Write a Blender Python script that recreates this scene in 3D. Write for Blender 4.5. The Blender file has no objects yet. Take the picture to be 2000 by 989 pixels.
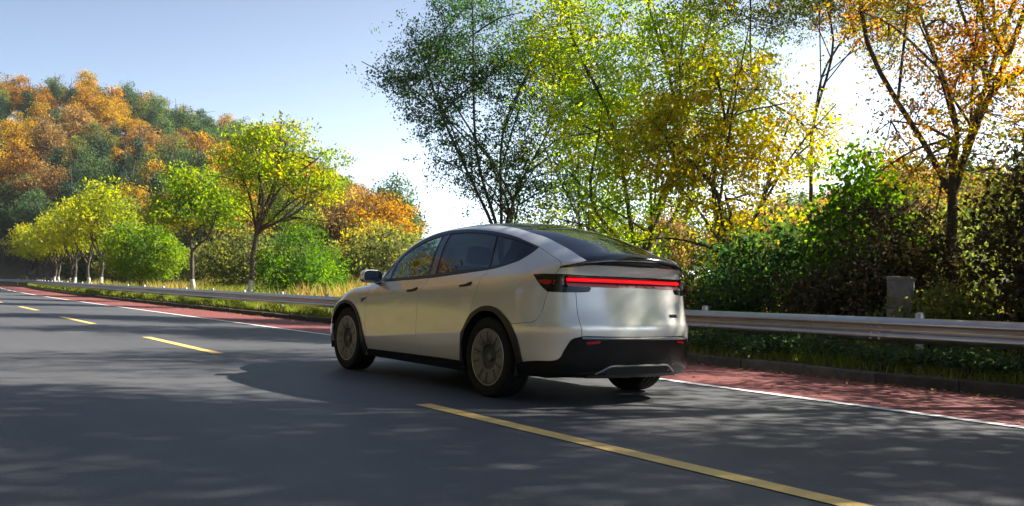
import bpy, bmesh, math, random
import numpy as np
from mathutils import Vector, Matrix
from mathutils.geometry import delaunay_2d_cdt

scene = bpy.context.scene
COL = scene.collection
rad = math.radians

# ------------------------------------------------------------------ camera
CAM = np.array([-5.478, -6.719, 0.933])
YAW, PITCH, ROLL = 0.6182, 0.04333, 0.03045
def camera():
    f = Vector((math.sin(YAW)*math.cos(PITCH), math.cos(YAW)*math.cos(PITCH), math.sin(PITCH)))
    r = Vector((math.cos(YAW), -math.sin(YAW), 0)); u = r.cross(f)
    c, s = math.cos(ROLL), math.sin(ROLL)
    r2 = c*r + s*u; u2 = -s*r + c*u
    cd = bpy.data.cameras.new('camera'); co = bpy.data.objects.new('camera', cd); COL.objects.link(co)
    cd.sensor_width = 36; cd.sensor_fit = 'HORIZONTAL'; cd.lens = 36*1777.27/2000
    cd.clip_start = .05; cd.clip_end = 6000
    M = Matrix(((r2.x, u2.x, -f.x, CAM[0]), (r2.y, u2.y, -f.y, CAM[1]), (r2.z, u2.z, -f.z, CAM[2]), (0, 0, 0, 1)))
    co.matrix_world = M
    scene.camera = co
camera()

# ------------------------------------------------------------------ daylight
SUN_DIR = Vector((1.256, -0.40, 1.0)).normalized()
SUN_EL = math.asin(SUN_DIR.z); SUN_AZ = math.atan2(SUN_DIR.x, SUN_DIR.y)
HAZE_LOW, HAZE_HIGH, HAZE_FWD = 9.5, .08, 5.0
world = bpy.data.worlds.new('World'); scene.world = world; world.use_nodes = True
nt = world.node_tree; nt.nodes.clear()
wo = nt.nodes.new('ShaderNodeOutputWorld'); bg = nt.nodes.new('ShaderNodeBackground'); sky = nt.nodes.new('ShaderNodeTexSky')
sky.sky_type = 'NISHITA'; sky.sun_disc = False; sky.sun_elevation = SUN_EL; sky.sun_rotation = SUN_AZ
sky.air_density = .72; sky.dust_density = .3; sky.ozone_density = 1.4; sky.altitude = 300
bg.inputs['Strength'].default_value = 0.05
# the thin autumn haze of the day: paler towards the horizon all round, and brighter towards the sun
def wn(op, a, b=None, c=None):
    n = nt.nodes.new('ShaderNodeMath'); n.operation = op
    for i, v in enumerate((a, b, c)):
        if v is None: continue
        if isinstance(v, (int, float)): n.inputs[i].default_value = v
        else: nt.links.new(v, n.inputs[i])
    return n.outputs[0]
wtc = nt.nodes.new('ShaderNodeTexCoord'); wsx = nt.nodes.new('ShaderNodeSeparateXYZ'); nt.links.new(wtc.outputs['Generated'], wsx.inputs[0])
wdot = nt.nodes.new('ShaderNodeVectorMath'); wdot.operation = 'DOT_PRODUCT'; nt.links.new(wtc.outputs['Generated'], wdot.inputs[0]); wdot.inputs[1].default_value = SUN_DIR[:]
low = wn('EXPONENT', wn('MULTIPLY', wn('MAXIMUM', wsx.outputs[2], 0.0), -7.0))
fwd = wn('POWER', wn('MULTIPLY_ADD', wdot.outputs['Value'], .5, .5), 3.0)
amt = wn('MULTIPLY', wn('MULTIPLY_ADD', low, HAZE_LOW, HAZE_HIGH), wn('MULTIPLY_ADD', fwd, HAZE_FWD, .06))
hz = nt.nodes.new('ShaderNodeMix'); hz.data_type = 'RGBA'; hz.blend_type = 'ADD'; hz.inputs[0].default_value = 1
hc = nt.nodes.new('ShaderNodeVectorMath'); hc.operation = 'SCALE'; hc.inputs[0].default_value = (.93, 1.0, 1.07); nt.links.new(amt, hc.inputs['Scale'])
nt.links.new(sky.outputs[0], hz.inputs[6]); nt.links.new(hc.outputs[0], hz.inputs[7])
nt.links.new(hz.outputs[2], bg.inputs[0]); nt.links.new(bg.outputs[0], wo.inputs[0])
sd = bpy.data.lights.new('sun', 'SUN'); sd.energy = 5.0; sd.angle = rad(.53); sd.color = (1, .93, .82)
so = bpy.data.objects.new('sun', sd); COL.objects.link(so)
so.rotation_euler = SUN_DIR.to_track_quat('Z', 'Y').to_euler(); so.location = (20, -10, 30)
vs = scene.view_settings; vs.view_transform = 'Standard'; vs.look = 'None'; vs.exposure = 1.62; vs.gamma = 1
scene.cycles.use_denoising = True
scene.cycles.max_bounces = 8; scene.cycles.transparent_max_bounces = 12
scene.cycles.sample_clamp_indirect = 6

# ------------------------------------------------------------------ helpers
def link(o): COL.objects.link(o); return o
def tag(o, label=None, cat=None, group=None, kind=None):
    if label: o['label'] = label
    if cat: o['category'] = cat
    if group: o['group'] = group
    if kind: o['kind'] = kind
    return o
def empty(name, loc=(0, 0, 0), rz=0):
    o = bpy.data.objects.new(name, None); link(o); o.location = loc; o.rotation_euler = (0, 0, rz); o.empty_display_size = .3
    return o
def put(name, me, mat=None, parent=None):
    o = bpy.data.objects.new(name, me); link(o)
    if mat is not None and not me.materials: me.materials.append(mat)
    if parent is not None: o.parent = parent
    return o
def mesh_np(name, V, F, mat=None, smooth=True, attrs=None):
    """mesh from arrays: V (n,3); F (m,3) or (m,4) or a list of such arrays"""
    me = bpy.data.meshes.new(name)
    Fs = F if isinstance(F, list) else [F]
    Fs = [np.asarray(f, np.int32) for f in Fs if len(f)]
    me.vertices.add(len(V)); me.vertices.foreach_set('co', np.asarray(V, np.float32).ravel())
    li = np.concatenate([f.ravel() for f in Fs]); n = np.concatenate([np.full(len(f), f.shape[1]) for f in Fs])
    me.loops.add(len(li)); me.loops.foreach_set('vertex_index', li.astype(np.int32))
    me.polygons.add(len(n)); st = np.concatenate([[0], np.cumsum(n)[:-1]])
    me.polygons.foreach_set('loop_start', st.astype(np.int32))
    me.polygons.foreach_set('use_smooth', np.full(len(n), smooth))
    for k, a in (attrs or {}).items():
        a = np.asarray(a, np.float32)
        at = me.attributes.new(k, 'FLOAT', 'POINT'); at.data.foreach_set('value', a)
    me.update(calc_edges=True); me.validate()
    if mat is not None: me.materials.append(mat)
    return me
class MB:
    """collects simple shapes into one mesh"""
    def __init__(s): s.V = []; s.F = []; s.n = 0
    def add(s, V, F):
        V = np.asarray(V, float); s.V.append(V); s.F += [tuple(i+s.n for i in f) for f in F]; s.n += len(V); return s
    def box(s, c, d, rot=None, bev=0):
        x, y, z = np.array(d)/2
        if bev:
            b = min(bev, x*.9, y*.9, z*.9); P = []
            for sz in (-1, 1):
                for (ax, ay, az) in ((x-b, y-b, z), ):
                    pass
            bm = bmesh.new(); bmesh.ops.create_cube(bm, size=1); bmesh.ops.scale(bm, vec=d, verts=bm.verts)
            bmesh.ops.bevel(bm, geom=bm.edges[:], offset=b, segments=2, affect='EDGES', profile=.5)
            V = np.array([v.co[:] for v in bm.verts]); bm.verts.index_update(); F = [[v.index for v in f.verts] for f in bm.faces]; bm.free()
        else:
            V = np.array([(a*x, b*y, c_*z) for a in (-1, 1) for b in (-1, 1) for c_ in (-1, 1)])
            F = [(0,1,3,2),(4,6,7,5),(0,4,5,1),(2,3,7,6),(0,2,6,4),(1,5,7,3)]
        if rot is not None: V = V @ np.array(rot).T
        return s.add(V+np.array(c), F)
    def tube(s, pts, r, n=10, cap=True):
        V, F = tube_arrays(pts, r, n, cap); return s.add(V, F)
    def lathe(s, prof, n=48, axis='x', closed=False):
        """prof: (along axis, radius)"""
        P = np.array(prof); k = len(P); a = np.linspace(0, 2*np.pi, n, endpoint=False)
        V = np.zeros((n, k, 3)); V[..., 0] = P[:, 0]; V[..., 1] = P[:, 1]*np.cos(a)[:, None]; V[..., 2] = P[:, 1]*np.sin(a)[:, None]
        F = [(i*k+j, i*k+j+1, ((i+1) % n)*k+j+1, ((i+1) % n)*k+j) for i in range(n) for j in range(k-1)]
        return s.add(V.reshape(-1, 3), F)
    def grid(s, P, flip=False):
        P = np.asarray(P); a, b = P.shape[:2]
        F = [(i*b+j, i*b+j+1, (i+1)*b+j+1, (i+1)*b+j) for i in range(a-1) for j in range(b-1)]
        if flip: F = [f[::-1] for f in F]
        return s.add(P.reshape(-1, 3), F)
    def build(s, name, mat, parent=None, smooth=True, auto=35, xf=None):
        me = bpy.data.meshes.new(name); V = np.concatenate(s.V)
        if xf is not None: V = xf(V)
        me.from_pydata(V.tolist(), [], s.F); me.validate(); me.update()
        bm = bmesh.new(); bm.from_mesh(me); bmesh.ops.recalc_face_normals(bm, faces=bm.faces[:]) if s.recalc else None
        bm.to_mesh(me); bm.free()
        if smooth: shade(me, auto)
        return put(name, me, mat, parent)
    recalc = True
def shade(me, deg=35):
    me.polygons.foreach_set('use_smooth', [True]*len(me.polygons))
    if deg < 180: me.set_sharp_from_angle(angle=rad(deg))
def tube_arrays(pts, r, n=8, cap=True):
    P = np.asarray(pts, float); k = len(P); r = np.broadcast_to(np.asarray(r, float), (k,))
    T = np.gradient(P, axis=0); T /= np.linalg.norm(T, axis=1, keepdims=True)+1e-12
    up = np.array([0, 0, 1.]) if abs(T[0, 2]) < .9 else np.array([1., 0, 0])
    A = np.cross(T, up); A /= np.linalg.norm(A, axis=1, keepdims=True)+1e-12; B = np.cross(T, A)
    a = np.linspace(0, 2*np.pi, n, endpoint=False)
    V = P[:, None] + r[:, None, None]*(A[:, None]*np.cos(a)[None, :, None]+B[:, None]*np.sin(a)[None, :, None])
    F = [(i*n+j, i*n+(j+1) % n, (i+1)*n+(j+1) % n, (i+1)*n+j) for i in range(k-1) for j in range(n)]
    if cap: F += [tuple(range(n))[::-1], tuple((k-1)*n+j for j in range(n))]
    return V.reshape(-1, 3), F
def catmull(P, n=6, closed=False):
    P = np.asarray(P, float)
    if len(P) < 3: return P
    Q = np.concatenate([[2*P[0]-P[1]], P, [2*P[-1]-P[-2]]])
    out = []
    for i in range(1, len(Q)-2):
        p0, p1, p2, p3 = Q[i-1:i+3]
        t = np.linspace(0, 1, n, endpoint=False)[:, None]
        out.append(.5*((2*p1)+(p2-p0)*t+(2*p0-5*p1+4*p2-p3)*t**2+(-p0+3*p1-3*p2+p3)*t**3))
    return np.concatenate(out+[P[-1:]])

# ------------------------------------------------------------------ materials
MAT = {}
def material(name):
    m = bpy.data.materials.new(name); m.use_nodes = True
    b = m.node_tree.nodes['Principled BSDF']; MAT[name] = m
    return m, m.node_tree, b
def plain(name, col, rough=.5, metal=0, coat=0, spec=.5, emit=None, est=0):
    m, t, b = material(name)
    b.inputs['Base Color'].default_value = (*col, 1); b.inputs['Roughness'].default_value = rough
    b.inputs['Metallic'].default_value = metal; b.inputs['Coat Weight'].default_value = coat; b.inputs['Coat Roughness'].default_value = .03
    b.inputs['Specular IOR Level'].default_value = spec
    if emit: b.inputs['Emission Color'].default_value = (*emit, 1); b.inputs['Emission Strength'].default_value = est
    return m
def N(t, typ, **kw):
    n = t.nodes.new(typ)
    for k, v in kw.items():
        if k.startswith('i_'): n.inputs[int(k[2:]) if k[2:].isdigit() else k[2:].replace('_', ' ')].default_value = v
        else: setattr(n, k, v)
    return n
def ramp(t, stops, interp='LINEAR'):
    r = t.nodes.new('ShaderNodeValToRGB'); e = r.color_ramp; e.interpolation = interp
    while len(e.elements) > 1: e.elements.remove(e.elements[-1])
    e.elements[0].position = stops[0][0]; e.elements[0].color = (*stops[0][1], 1)
    for p, c in stops[1:]:
        x = e.elements.new(p); x.color = (*c, 1)
    return r
def noise(t, scale, detail=4, rough=.55, vec=None, dim='3D'):
    n = N(t, 'ShaderNodeTexNoise'); n.inputs['Scale'].default_value = scale; n.inputs['Detail'].default_value = detail; n.inputs['Roughness'].default_value = rough
    if vec is not None: t.links.new(vec, n.inputs['Vector'])
    return n
def mix(t, a, b, fac, mode='MIX'):
    m = N(t, 'ShaderNodeMix', data_type='RGBA', blend_type=mode)
    for s, v in ((6, a), (7, b), (0, fac)):
        if isinstance(v, (int, float)): m.inputs[s].default_value = v
        elif isinstance(v, tuple): m.inputs[s].default_value = (*v, 1)
        else: t.links.new(v, m.inputs[s])
    return m.outputs[2]
def bump(t, b, height, strength=.3, dist=.01):
    n = N(t, 'ShaderNodeBump'); n.inputs['Strength'].default_value = strength; n.inputs['Distance'].default_value = dist
    t.links.new(height, n.inputs['Height']); t.links.new(n.outputs[0], b.inputs['Normal'])

# ================================================================== setting: materials
def road_materials():
    m, t, b = material('asphalt'); tc = N(t, 'ShaderNodeTexCoord'); P = tc.outputs['Object']
    g = noise(t, 170, 3, .7, P); l = noise(t, .35, 4, .6, P); vo = N(t, 'ShaderNodeTexVoronoi'); vo.inputs['Scale'].default_value = 120; t.links.new(P, vo.inputs['Vector'])
    mp = N(t, 'ShaderNodeMapping'); mp.inputs['Scale'].default_value = (1.4, .06, 1); t.links.new(P, mp.inputs['Vector']); wl = noise(t, 1.0, 3, .6, mp.outputs[0])
    c1 = ramp(t, [(.25, (.045, .046, .051)), (.55, (.081, .083, .089)), (.80, (.148, .148, .152))]); t.links.new(g.outputs[0], c1.inputs[0])
    c2 = ramp(t, [(.3, (.78, .78, .80)), (.7, (1.12, 1.12, 1.12))]); t.links.new(l.outputs[0], c2.inputs[0])
    c3 = ramp(t, [(.3, (.82, .82, .82)), (.7, (1.1, 1.1, 1.1))]); t.links.new(wl.outputs[0], c3.inputs[0])
    t.links.new(mix(t, mix(t, c1.outputs[0], c2.outputs[0], 1.0, 'MULTIPLY'), c3.outputs[0], .8, 'MULTIPLY'), b.inputs['Base Color'])
    b.inputs['Roughness'].default_value = .62; b.inputs['Specular IOR Level'].default_value = .45
    bump(t, b, vo.outputs['Distance'], .35, .006)
    def paint(name, c, c0, wear, rough=.6):
        m, t, b = material(name); tc = N(t, 'ShaderNodeTexCoord'); P = tc.outputs['Object']
        n1 = noise(t, 60, 4, .7, P); n2 = noise(t, 1.3, 3, .6, P)
        r = ramp(t, [(wear-.08, c0), (wear+.08, c)]); t.links.new(n1.outputs[0], r.inputs[0])
        r2 = ramp(t, [(.3, (.85, .85, .85)), (.7, (1.05, 1.05, 1.05))]); t.links.new(n2.outputs[0], r2.inputs[0])
        t.links.new(mix(t, r.outputs[0], r2.outputs[0], 1.0, 'MULTIPLY'), b.inputs['Base Color']); b.inputs['Roughness'].default_value = rough
        bump(t, b, n1.outputs[0], .3, .004)
    paint('yellow_paint', (.80, .54, .17), (.34, .24, .09), .34)
    paint('white_paint', (.78, .77, .76), (.3, .3, .3), .33)
    paint('red_surface', (.205, .052, .049), (.15, .042, .040), .42, .75)
    m, t, b = material('kerb_stone'); tc = N(t, 'ShaderNodeTexCoord'); n1 = noise(t, 6, 6, .65, tc.outputs['Object']); oi = N(t, 'ShaderNodeObjectInfo')
    r = ramp(t, [(.3, (.045, .04, .034)), (.6, (.10, .09, .078)), (.8, (.17, .155, .135))]); t.links.new(n1.outputs[0], r.inputs[0])
    r2 = ramp(t, [(0, (.6, .6, .6)), (1, (1.1, 1.1, 1.1))]); t.links.new(oi.outputs['Random'], r2.inputs[0])
    t.links.new(mix(t, r.outputs[0], r2.outputs[0], 1.0, 'MULTIPLY'), b.inputs['Base Color']); b.inputs['Roughness'].default_value = .9; bump(t, b, n1.outputs[0], .5, .02)
    m, t, b = material('soil'); tc = N(t, 'ShaderNodeTexCoord'); n1 = noise(t, 1.1, 6, .65, tc.outputs['Object']); n2 = noise(t, .06, 4, .6, tc.outputs['Object'])
    r = ramp(t, [(.3, (.045, .035, .022)), (.5, (.12, .095, .05)), (.72, (.20, .165, .085))]); t.links.new(n1.outputs[0], r.inputs[0])
    r2 = ramp(t, [(.38, (.06, .075, .02)), (.6, (.20, .15, .07))]); t.links.new(n2.outputs[0], r2.inputs[0])
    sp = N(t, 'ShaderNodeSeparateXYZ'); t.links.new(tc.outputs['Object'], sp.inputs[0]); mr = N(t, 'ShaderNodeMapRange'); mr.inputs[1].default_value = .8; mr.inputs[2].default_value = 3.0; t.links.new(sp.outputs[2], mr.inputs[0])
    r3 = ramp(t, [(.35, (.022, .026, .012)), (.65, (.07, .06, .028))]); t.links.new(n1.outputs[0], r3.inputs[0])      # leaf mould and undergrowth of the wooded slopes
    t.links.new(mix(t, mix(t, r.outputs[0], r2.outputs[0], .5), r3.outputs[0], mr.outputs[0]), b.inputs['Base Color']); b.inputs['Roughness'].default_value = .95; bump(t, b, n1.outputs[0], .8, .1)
    m, t, b = material('galvanised'); tc = N(t, 'ShaderNodeTexCoord'); n1 = noise(t, 5, 5, .6, tc.outputs['Object'])
    mp = N(t, 'ShaderNodeMapping'); mp.inputs['Scale'].default_value = (3, .3, 30); t.links.new(tc.outputs['Object'], mp.inputs['Vector']); n2 = noise(t, 1, 4, .6, mp.outputs[0])
    r = ramp(t, [(.3, (.50, .50, .52)), (.7, (.60, .60, .62))]); t.links.new(n1.outputs[0], r.inputs[0])
    r2 = ramp(t, [(.62, (1, 1, 1)), (.78, (.62, .46, .36))]); t.links.new(n2.outputs[0], r2.inputs[0])
    t.links.new(mix(t, r.outputs[0], r2.outputs[0], .08, 'MULTIPLY'), b.inputs['Base Color']); b.inputs['Metallic'].default_value = .85
    rr = ramp(t, [(.3, (.30, .30, .30)), (.7, (.40, .40, .40))]); t.links.new(n1.outputs[0], rr.inputs[0]); t.links.new(rr.outputs[0], b.inputs['Roughness'])
    m, t, b = material('concrete'); tc = N(t, 'ShaderNodeTexCoord'); n1 = noise(t, 9, 6, .7, tc.outputs['Object'])
    r = ramp(t, [(.3, (.10, .09, .08)), (.7, (.21, .195, .18))]); t.links.new(n1.outputs[0], r.inputs[0]); t.links.new(r.outputs[0], b.inputs['Base Color']); b.inputs['Roughness'].default_value = .85; bump(t, b, n1.outputs[0], .3, .01)
road_materials()

# ------------------------------------------------------------------ shape of the land
def bend(y):
    """sideways shift of the road: straight, a long right-hand bend, then away to the left"""
    y = np.asarray(y, float); k = np.clip(y-30, 0, 60); q = np.clip(y-90, 0, 70); return k**2/1240 + np.clip(y-90, 0, None)*.0968 - q**2/230 - np.clip(y-160, 0, 40)*.6
KERB = 4.2
_az = np.array([-60, 3, 6.1, 9.3, 12.5, 15.2, 17.6, 20.5, 24, 25.3, 26.3, 27.6, 31, 36, 48, 54, 60, 75, 100, 140, 175])
_hc = np.array([14, 26, 28, 30, 28.6, 25.6, 25, 19.5, 10.5, 8.6, 6.8, 3.2, 0, 0, 5, 15, 18, 18, 12, 6, 4])
_rc = np.array([170, 200, 200, 200, 200, 200, 200, 185, 165, 157, 150, 145, 145, 150, 190, 190, 180, 170, 150, 150, 150])
_r0 = np.array([120, 120, 118, 114, 105, 98, 94, 90, 86, 84, 82, 80, 85, 80, 70, 60, 50, 45, 45, 45, 45])
def land(x, y):
    x = np.asarray(x, float); y = np.asarray(y, float); d = x-bend(y)
    ex, ey = x-CAM[0], y-CAM[1]; r = np.hypot(ex, ey); az = np.degrees(np.arctan2(ex, ey))
    s = np.clip((r-np.interp(az, _az, _r0))/(np.interp(az, _az, _rc)-np.interp(az, _az, _r0)), 0, 1)
    right = np.interp(az, _az, _hc)*(s**1.15*(1-.18*s*(1-s)))*np.clip((d-8)/7, 0, 1)
    right = right+2.6*np.clip((d-8)/38, 0, 1)*np.clip((34-az)/6, 0, 1)
    left = np.clip((-d-9)/30, 0, 1)**1.2*13
    z = np.where(d > 0, .12+.10*np.clip((d-6)/6, 0, 1)*np.sin(x*.37+y*.21)+right, .12+left)
    z = np.where((d > -8.15) & (d < KERB+.15), -.06, z)
    return z
def build_land():
    ys = np.concatenate([[-480, -400, -320, -250, -190, -140, -90], np.arange(-60, 176, 2.5), [185, 200, 220, 250, 290, 340, 400, 480]])
    ds = np.concatenate([[-430, -350, -250, -150, -100, -70, -52, -40, -30, -22, -16, -12, -9, -8.3, -8.16, -8.14], [KERB+.14, KERB+.16, 4.7, 5.5, 6.5, 8, 9.5], np.arange(11, 130, 3), [140, 155, 175, 200, 240, 300, 360, 420]])
    D, Y = np.meshgrid(ds, ys); X = D+bend(Y); Z = land(X, Y); far = np.hypot(X, Y) > 260; Z = np.where(far, np.minimum(Z, 26), Z)
    k = len(ds); n = len(ys); I = np.arange(n*k).reshape(n, k)
    F = np.stack([I[:-1, :-1], I[:-1, 1:], I[1:, 1:], I[1:, :-1]], -1).reshape(-1, 4)
    tag(put('ground', mesh_np('ground', np.stack([X, Y, Z], -1).reshape(-1, 3), F, MAT['soil'])), kind='structure')
build_land()
RY = np.concatenate([np.arange(-45, 30, 5), np.arange(30, 150.1, 2.5)])
def strip(name, d0, d1, z, mat, y0=-45, y1=150, n=1):
    ys = np.concatenate([[y0], RY[(RY > y0+.01) & (RY < y1-.01)], [y1]]); b = bend(ys)
    sl = np.gradient(b, ys); nx, ny = 1/np.hypot(1, sl), -sl/np.hypot(1, sl)
    L = np.stack([b+d0*nx, ys+d0*ny, np.full(len(ys), z)], -1); R = np.stack([b+d1*nx, ys+d1*ny, np.full(len(ys), z)], -1)
    V = np.concatenate([L, R]); k = len(ys); I = np.arange(k-1)
    return tag(put(name, mesh_np(name, V, np.stack([I, I+k, I+k+1, I+1], -1), mat)), kind='structure')
strip('road', -8.0, KERB, 0, MAT['asphalt'])
strip('cycle_lane', 1.98, KERB, .004, MAT['red_surface'])
strip('cycle_lane', -8.0, -5.68, .004, MAT['red_surface'])
strip('edge_line', 1.86, 1.99, .008, MAT['white_paint'])
strip('edge_line', -5.70, -5.57, .008, MAT['white_paint'])
for k, (a, b_) in enumerate(((-13.2, -9.4), (-4.35, -.25), (5.45, 9.25), (14.1, 17.9), (22.6, 26.2), (31, 34.8), (40, 43.8), (49, 52.8), (58, 61.8), (67, 70.8))):
    off = np.interp((a+b_)/2, [-10, 0, 8, 16, 25, 60], [-1.72, -1.72, -1.56, -1.47, -1.33, -1.33])
    strip('centre_dash', off-.075, off+.075, .005, MAT['yellow_paint'], a, b_)
# ------------------------------------------------------------------ kerb stones
def kerb_side(side, y0, y1, base):
    rng = random.Random(5+side); bm = bmesh.new(); bmesh.ops.create_cube(bm, size=1); bmesh.ops.scale(bm, vec=(.13, .985, .20), verts=bm.verts)
    bmesh.ops.bevel(bm, geom=[e for e in bm.edges if abs(e.verts[0].co.z-.1) < 1e-4 and abs(e.verts[1].co.z-.1) < 1e-4], offset=.018, segments=2, affect='EDGES', profile=.5)
    me = bpy.data.meshes.new('kerb_stone'); bm.to_mesh(me); bm.free(); me.materials.append(MAT['kerb_stone'])
    y = y0
    while y < y1:
        b = float(bend(y)); sl = float(bend(y+.5)-bend(y-.5)); d = (KERB+.066 if side > 0 else -8.066)
        o = put('kerb_stone', me, None, base); o.location = (b+d/math.hypot(1, sl)+rng.uniform(-.006, .006), y-sl*d, .028+rng.uniform(-.008, .012)); o.rotation_euler = (rng.uniform(-.008, .008), rng.uniform(-.02, .02), -math.atan(sl)+rng.uniform(-.006, .006))
        y += 1.0
kb = MB().box((0, 0, 0), (.16, 40, .08)); 
ke = empty('kerb'); tag(ke, kind='structure'); kerb_side(1, -22, 78, ke)
strip('kerb_haunch', KERB+.01, KERB+.16, .02, MAT['soil'])
strip('kerb_haunch', -8.16, -8.01, .02, MAT['soil'])
# ------------------------------------------------------------------ guard rail: W beam lengths on posts
RAIL_D = 5.0
def rail_top(y): return float(np.interp(y, [-4, 3, 9, 16, 32, 60], [.785, .75, .70, .67, .68, .71]))
def build_rail():
    rail = empty('guardrail', (RAIL_D, 0, .1))
    tag(rail, 'galvanised steel guardrail on posts along the far kerb behind the car', 'guardrail')
    prof = [(.0, 0), (.018, -.006), (.045, -.03), (.078, -.052), (.082, -.075), (.078, -.098), (.04, -.122), (.006, -.142), (0, -.155), (.006, -.168), (.04, -.188), (.078, -.212), (.082, -.235), (.078, -.258), (.045, -.28), (.018, -.304), (0, -.31)]
    prof = np.array(prof)
    for y0 in np.arange(-32, 124, 4.0):
        ys = np.linspace(y0-.16, y0+4.0, 7); m = MB(); b = bend(ys); sl = np.gradient(b, ys)
        V = np.zeros((len(ys), len(prof), 3)); k = .003 if int(round(y0/4)) % 2 else 0
        for i, y in enumerate(ys):
            lap = .004 if i == 0 else 0
            V[i, :, 0] = b[i]+RAIL_D-.0-prof[:, 0]-lap; V[i, :, 1] = y; V[i, :, 2] = rail_top(y)+prof[:, 1]
        m.grid(V); m.grid(V+np.array([.004, 0, 0]), True)
        V2 = V[:, [0, -1]]; 
        o = m.build('rail_beam', MAT['galvanised'], rail, auto=50, xf=lambda q: q-np.array([RAIL_D, 0, .1]))
        bo = MB()
        for dz in (-.045, -.115, -.195, -.268):
            for dy in (-.06, .06):
                x = b[0]+RAIL_D-np.interp(-dz, -prof[:, 1], prof[:, 0])-.004; bo.lathe([(0, .016), (-.008, .013), (-.010, 0)], 8); bo.V[-1] = bo.V[-1]+np.array([x, y0-.02+dy, rail_top(y0)+dz])
        bo.build('bolt_set', MAT['galvanised'], o, xf=lambda q: q-np.array([RAIL_D, 0, .1]))['kind'] = 'stuff'
    bm = MB(); a = np.linspace(0, 2*np.pi, 17)[:-1]; bm.tube([(0, 0, -.2), (0, 0, .70), (0, 0, .72), (0, 0, .735)], [.057, .057, .05, .02], 16); pm = bm.build('post', MAT['galvanised'], rail).data
    first = True
    sp = MB().box((0, 0, 0), (.09, .07, .17), bev=.012).build('spacer', MAT['galvanised'], None); spm = sp.data; bpy.data.objects.remove(sp)
    for y in np.concatenate([np.arange(17.0-3.5*14, 17, 3.5), np.arange(17.0, 110, 3.45)]):
        o = COL.objects['post'] if first else put('post', pm, None, rail); first = False
        x, t_ = float(bend(y)), rail_top(y); o.location = (x+.135, y, t_-.66-.1)
        s_ = put('spacer', spm, None, o); s_.location = (-.09, 0, .505)
build_rail()

# ================================================================== plants
def leaf_material(name, stops, trans=.64, rough=.5, hue=.0):
    m = bpy.data.materials.new(name); m.use_nodes = True; t = m.node_tree; t.nodes.clear(); MAT[name] = m
    o = N(t, 'ShaderNodeOutputMaterial'); at = N(t, 'ShaderNodeAttribute', attribute_name='tint'); oi = N(t, 'ShaderNodeObjectInfo')
    ad = N(t, 'ShaderNodeMath', operation='MULTIPLY_ADD'); t.links.new(oi.outputs['Random'], ad.inputs[0]); ad.inputs[1].default_value = .26; ad.inputs[2].default_value = -.13
    sm = N(t, 'ShaderNodeMath', operation='ADD', use_clamp=True); t.links.new(at.outputs['Fac'], sm.inputs[0]); t.links.new(ad.outputs[0], sm.inputs[1])
    r = ramp(t, stops); t.links.new(sm.outputs[0], r.inputs[0])
    d = N(t, 'ShaderNodeBsdfDiffuse'); tr = N(t, 'ShaderNodeBsdfTranslucent'); mx = N(t, 'ShaderNodeMixShader'); mx.inputs[0].default_value = trans
    g = N(t, 'ShaderNodeBsdfGlossy'); g.inputs['Roughness'].default_value = .6; m2 = N(t, 'ShaderNodeMixShader'); m2.inputs[0].default_value = .015
    t.links.new(r.outputs[0], d.inputs[0])
    hs = N(t, 'ShaderNodeHueSaturation'); hs.inputs['Saturation'].default_value = 1.15; hs.inputs['Value'].default_value = 1.95; t.links.new(r.outputs[0], hs.inputs['Color']); t.links.new(hs.outputs[0], tr.inputs[0])
    t.links.new(d.outputs[0], mx.inputs[1]); t.links.new(tr.outputs[0], mx.inputs[2]); t.links.new(mx.outputs[0], m2.inputs[1]); t.links.new(g.outputs[0], m2.inputs[2]); t.links.new(m2.outputs[0], o.inputs[0])
    return m
leaf_material('leaf_dark_green', [(.1, (.018, .045, .018)), (.5, (.035, .075, .02)), (.8, (.07, .11, .02)), (1, (.13, .14, .03))])
leaf_material('leaf_lime', [(.05, (.10, .19, .012)), (.4, (.20, .31, .013)), (.75, (.36, .38, .014)), (1, (.46, .36, .02))])
leaf_material('leaf_yellow', [(.05, (.14, .17, .015)), (.35, (.30, .27, .015)), (.75, (.48, .34, .015)), (1, (.50, .24, .02))])
leaf_material('leaf_orange', [(.05, (.10, .06, .018)), (.35, (.24, .12, .022)), (.7, (.37, .20, .028)), (1, (.43, .30, .04))])
leaf_material('leaf_mixed', [(.05, (.10, .10, .02)), (.3, (.22, .19, .025)), (.5, (.36, .20, .03)), (.75, (.34, .12, .03)), (1, (.16, .08, .04))])
leaf_material('leaf_rust', [(.05, (.10, .07, .03)), (.4, (.20, .12, .045)), (.7, (.29, .18, .065)), (1, (.34, .25, .10))])
leaf_material('leaf_gold', [(.05, (.14, .10, .02)), (.4, (.30, .20, .025)), (.75, (.42, .26, .03)), (1, (.45, .20, .03))])
leaf_material('leaf_olive', [(.05, (.05, .06, .02)), (.4, (.10, .12, .03)), (.75, (.17, .18, .04)), (1, (.26, .22, .05))])
leaf_material('leaf_green', [(.05, (.03, .06, .022)), (.5, (.055, .10, .035)), (1, (.11, .15, .05))])
leaf_material('leaf_pine', [(.05, (.012, .035, .018)), (.5, (.022, .055, .026)), (1, (.05, .09, .035))], .25)
leaf_material('leaf_row', [(.05, (.12, .16, .014)), (.4, (.27, .30, .018)), (.8, (.41, .39, .022)), (1, (.48, .40, .03))])
leaf_material('leaf_roadside', [(.05, (.08, .14, .015)), (.4, (.17, .25, .016)), (.75, (.29, .31, .018)), (1, (.40, .27, .02))])
leaf_material('leaf_topiary', [(.05, (.05, .11, .01)), (.45, (.13, .22, .013)), (.8, (.26, .33, .015)), (1, (.34, .37, .02))], .45)
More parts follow.
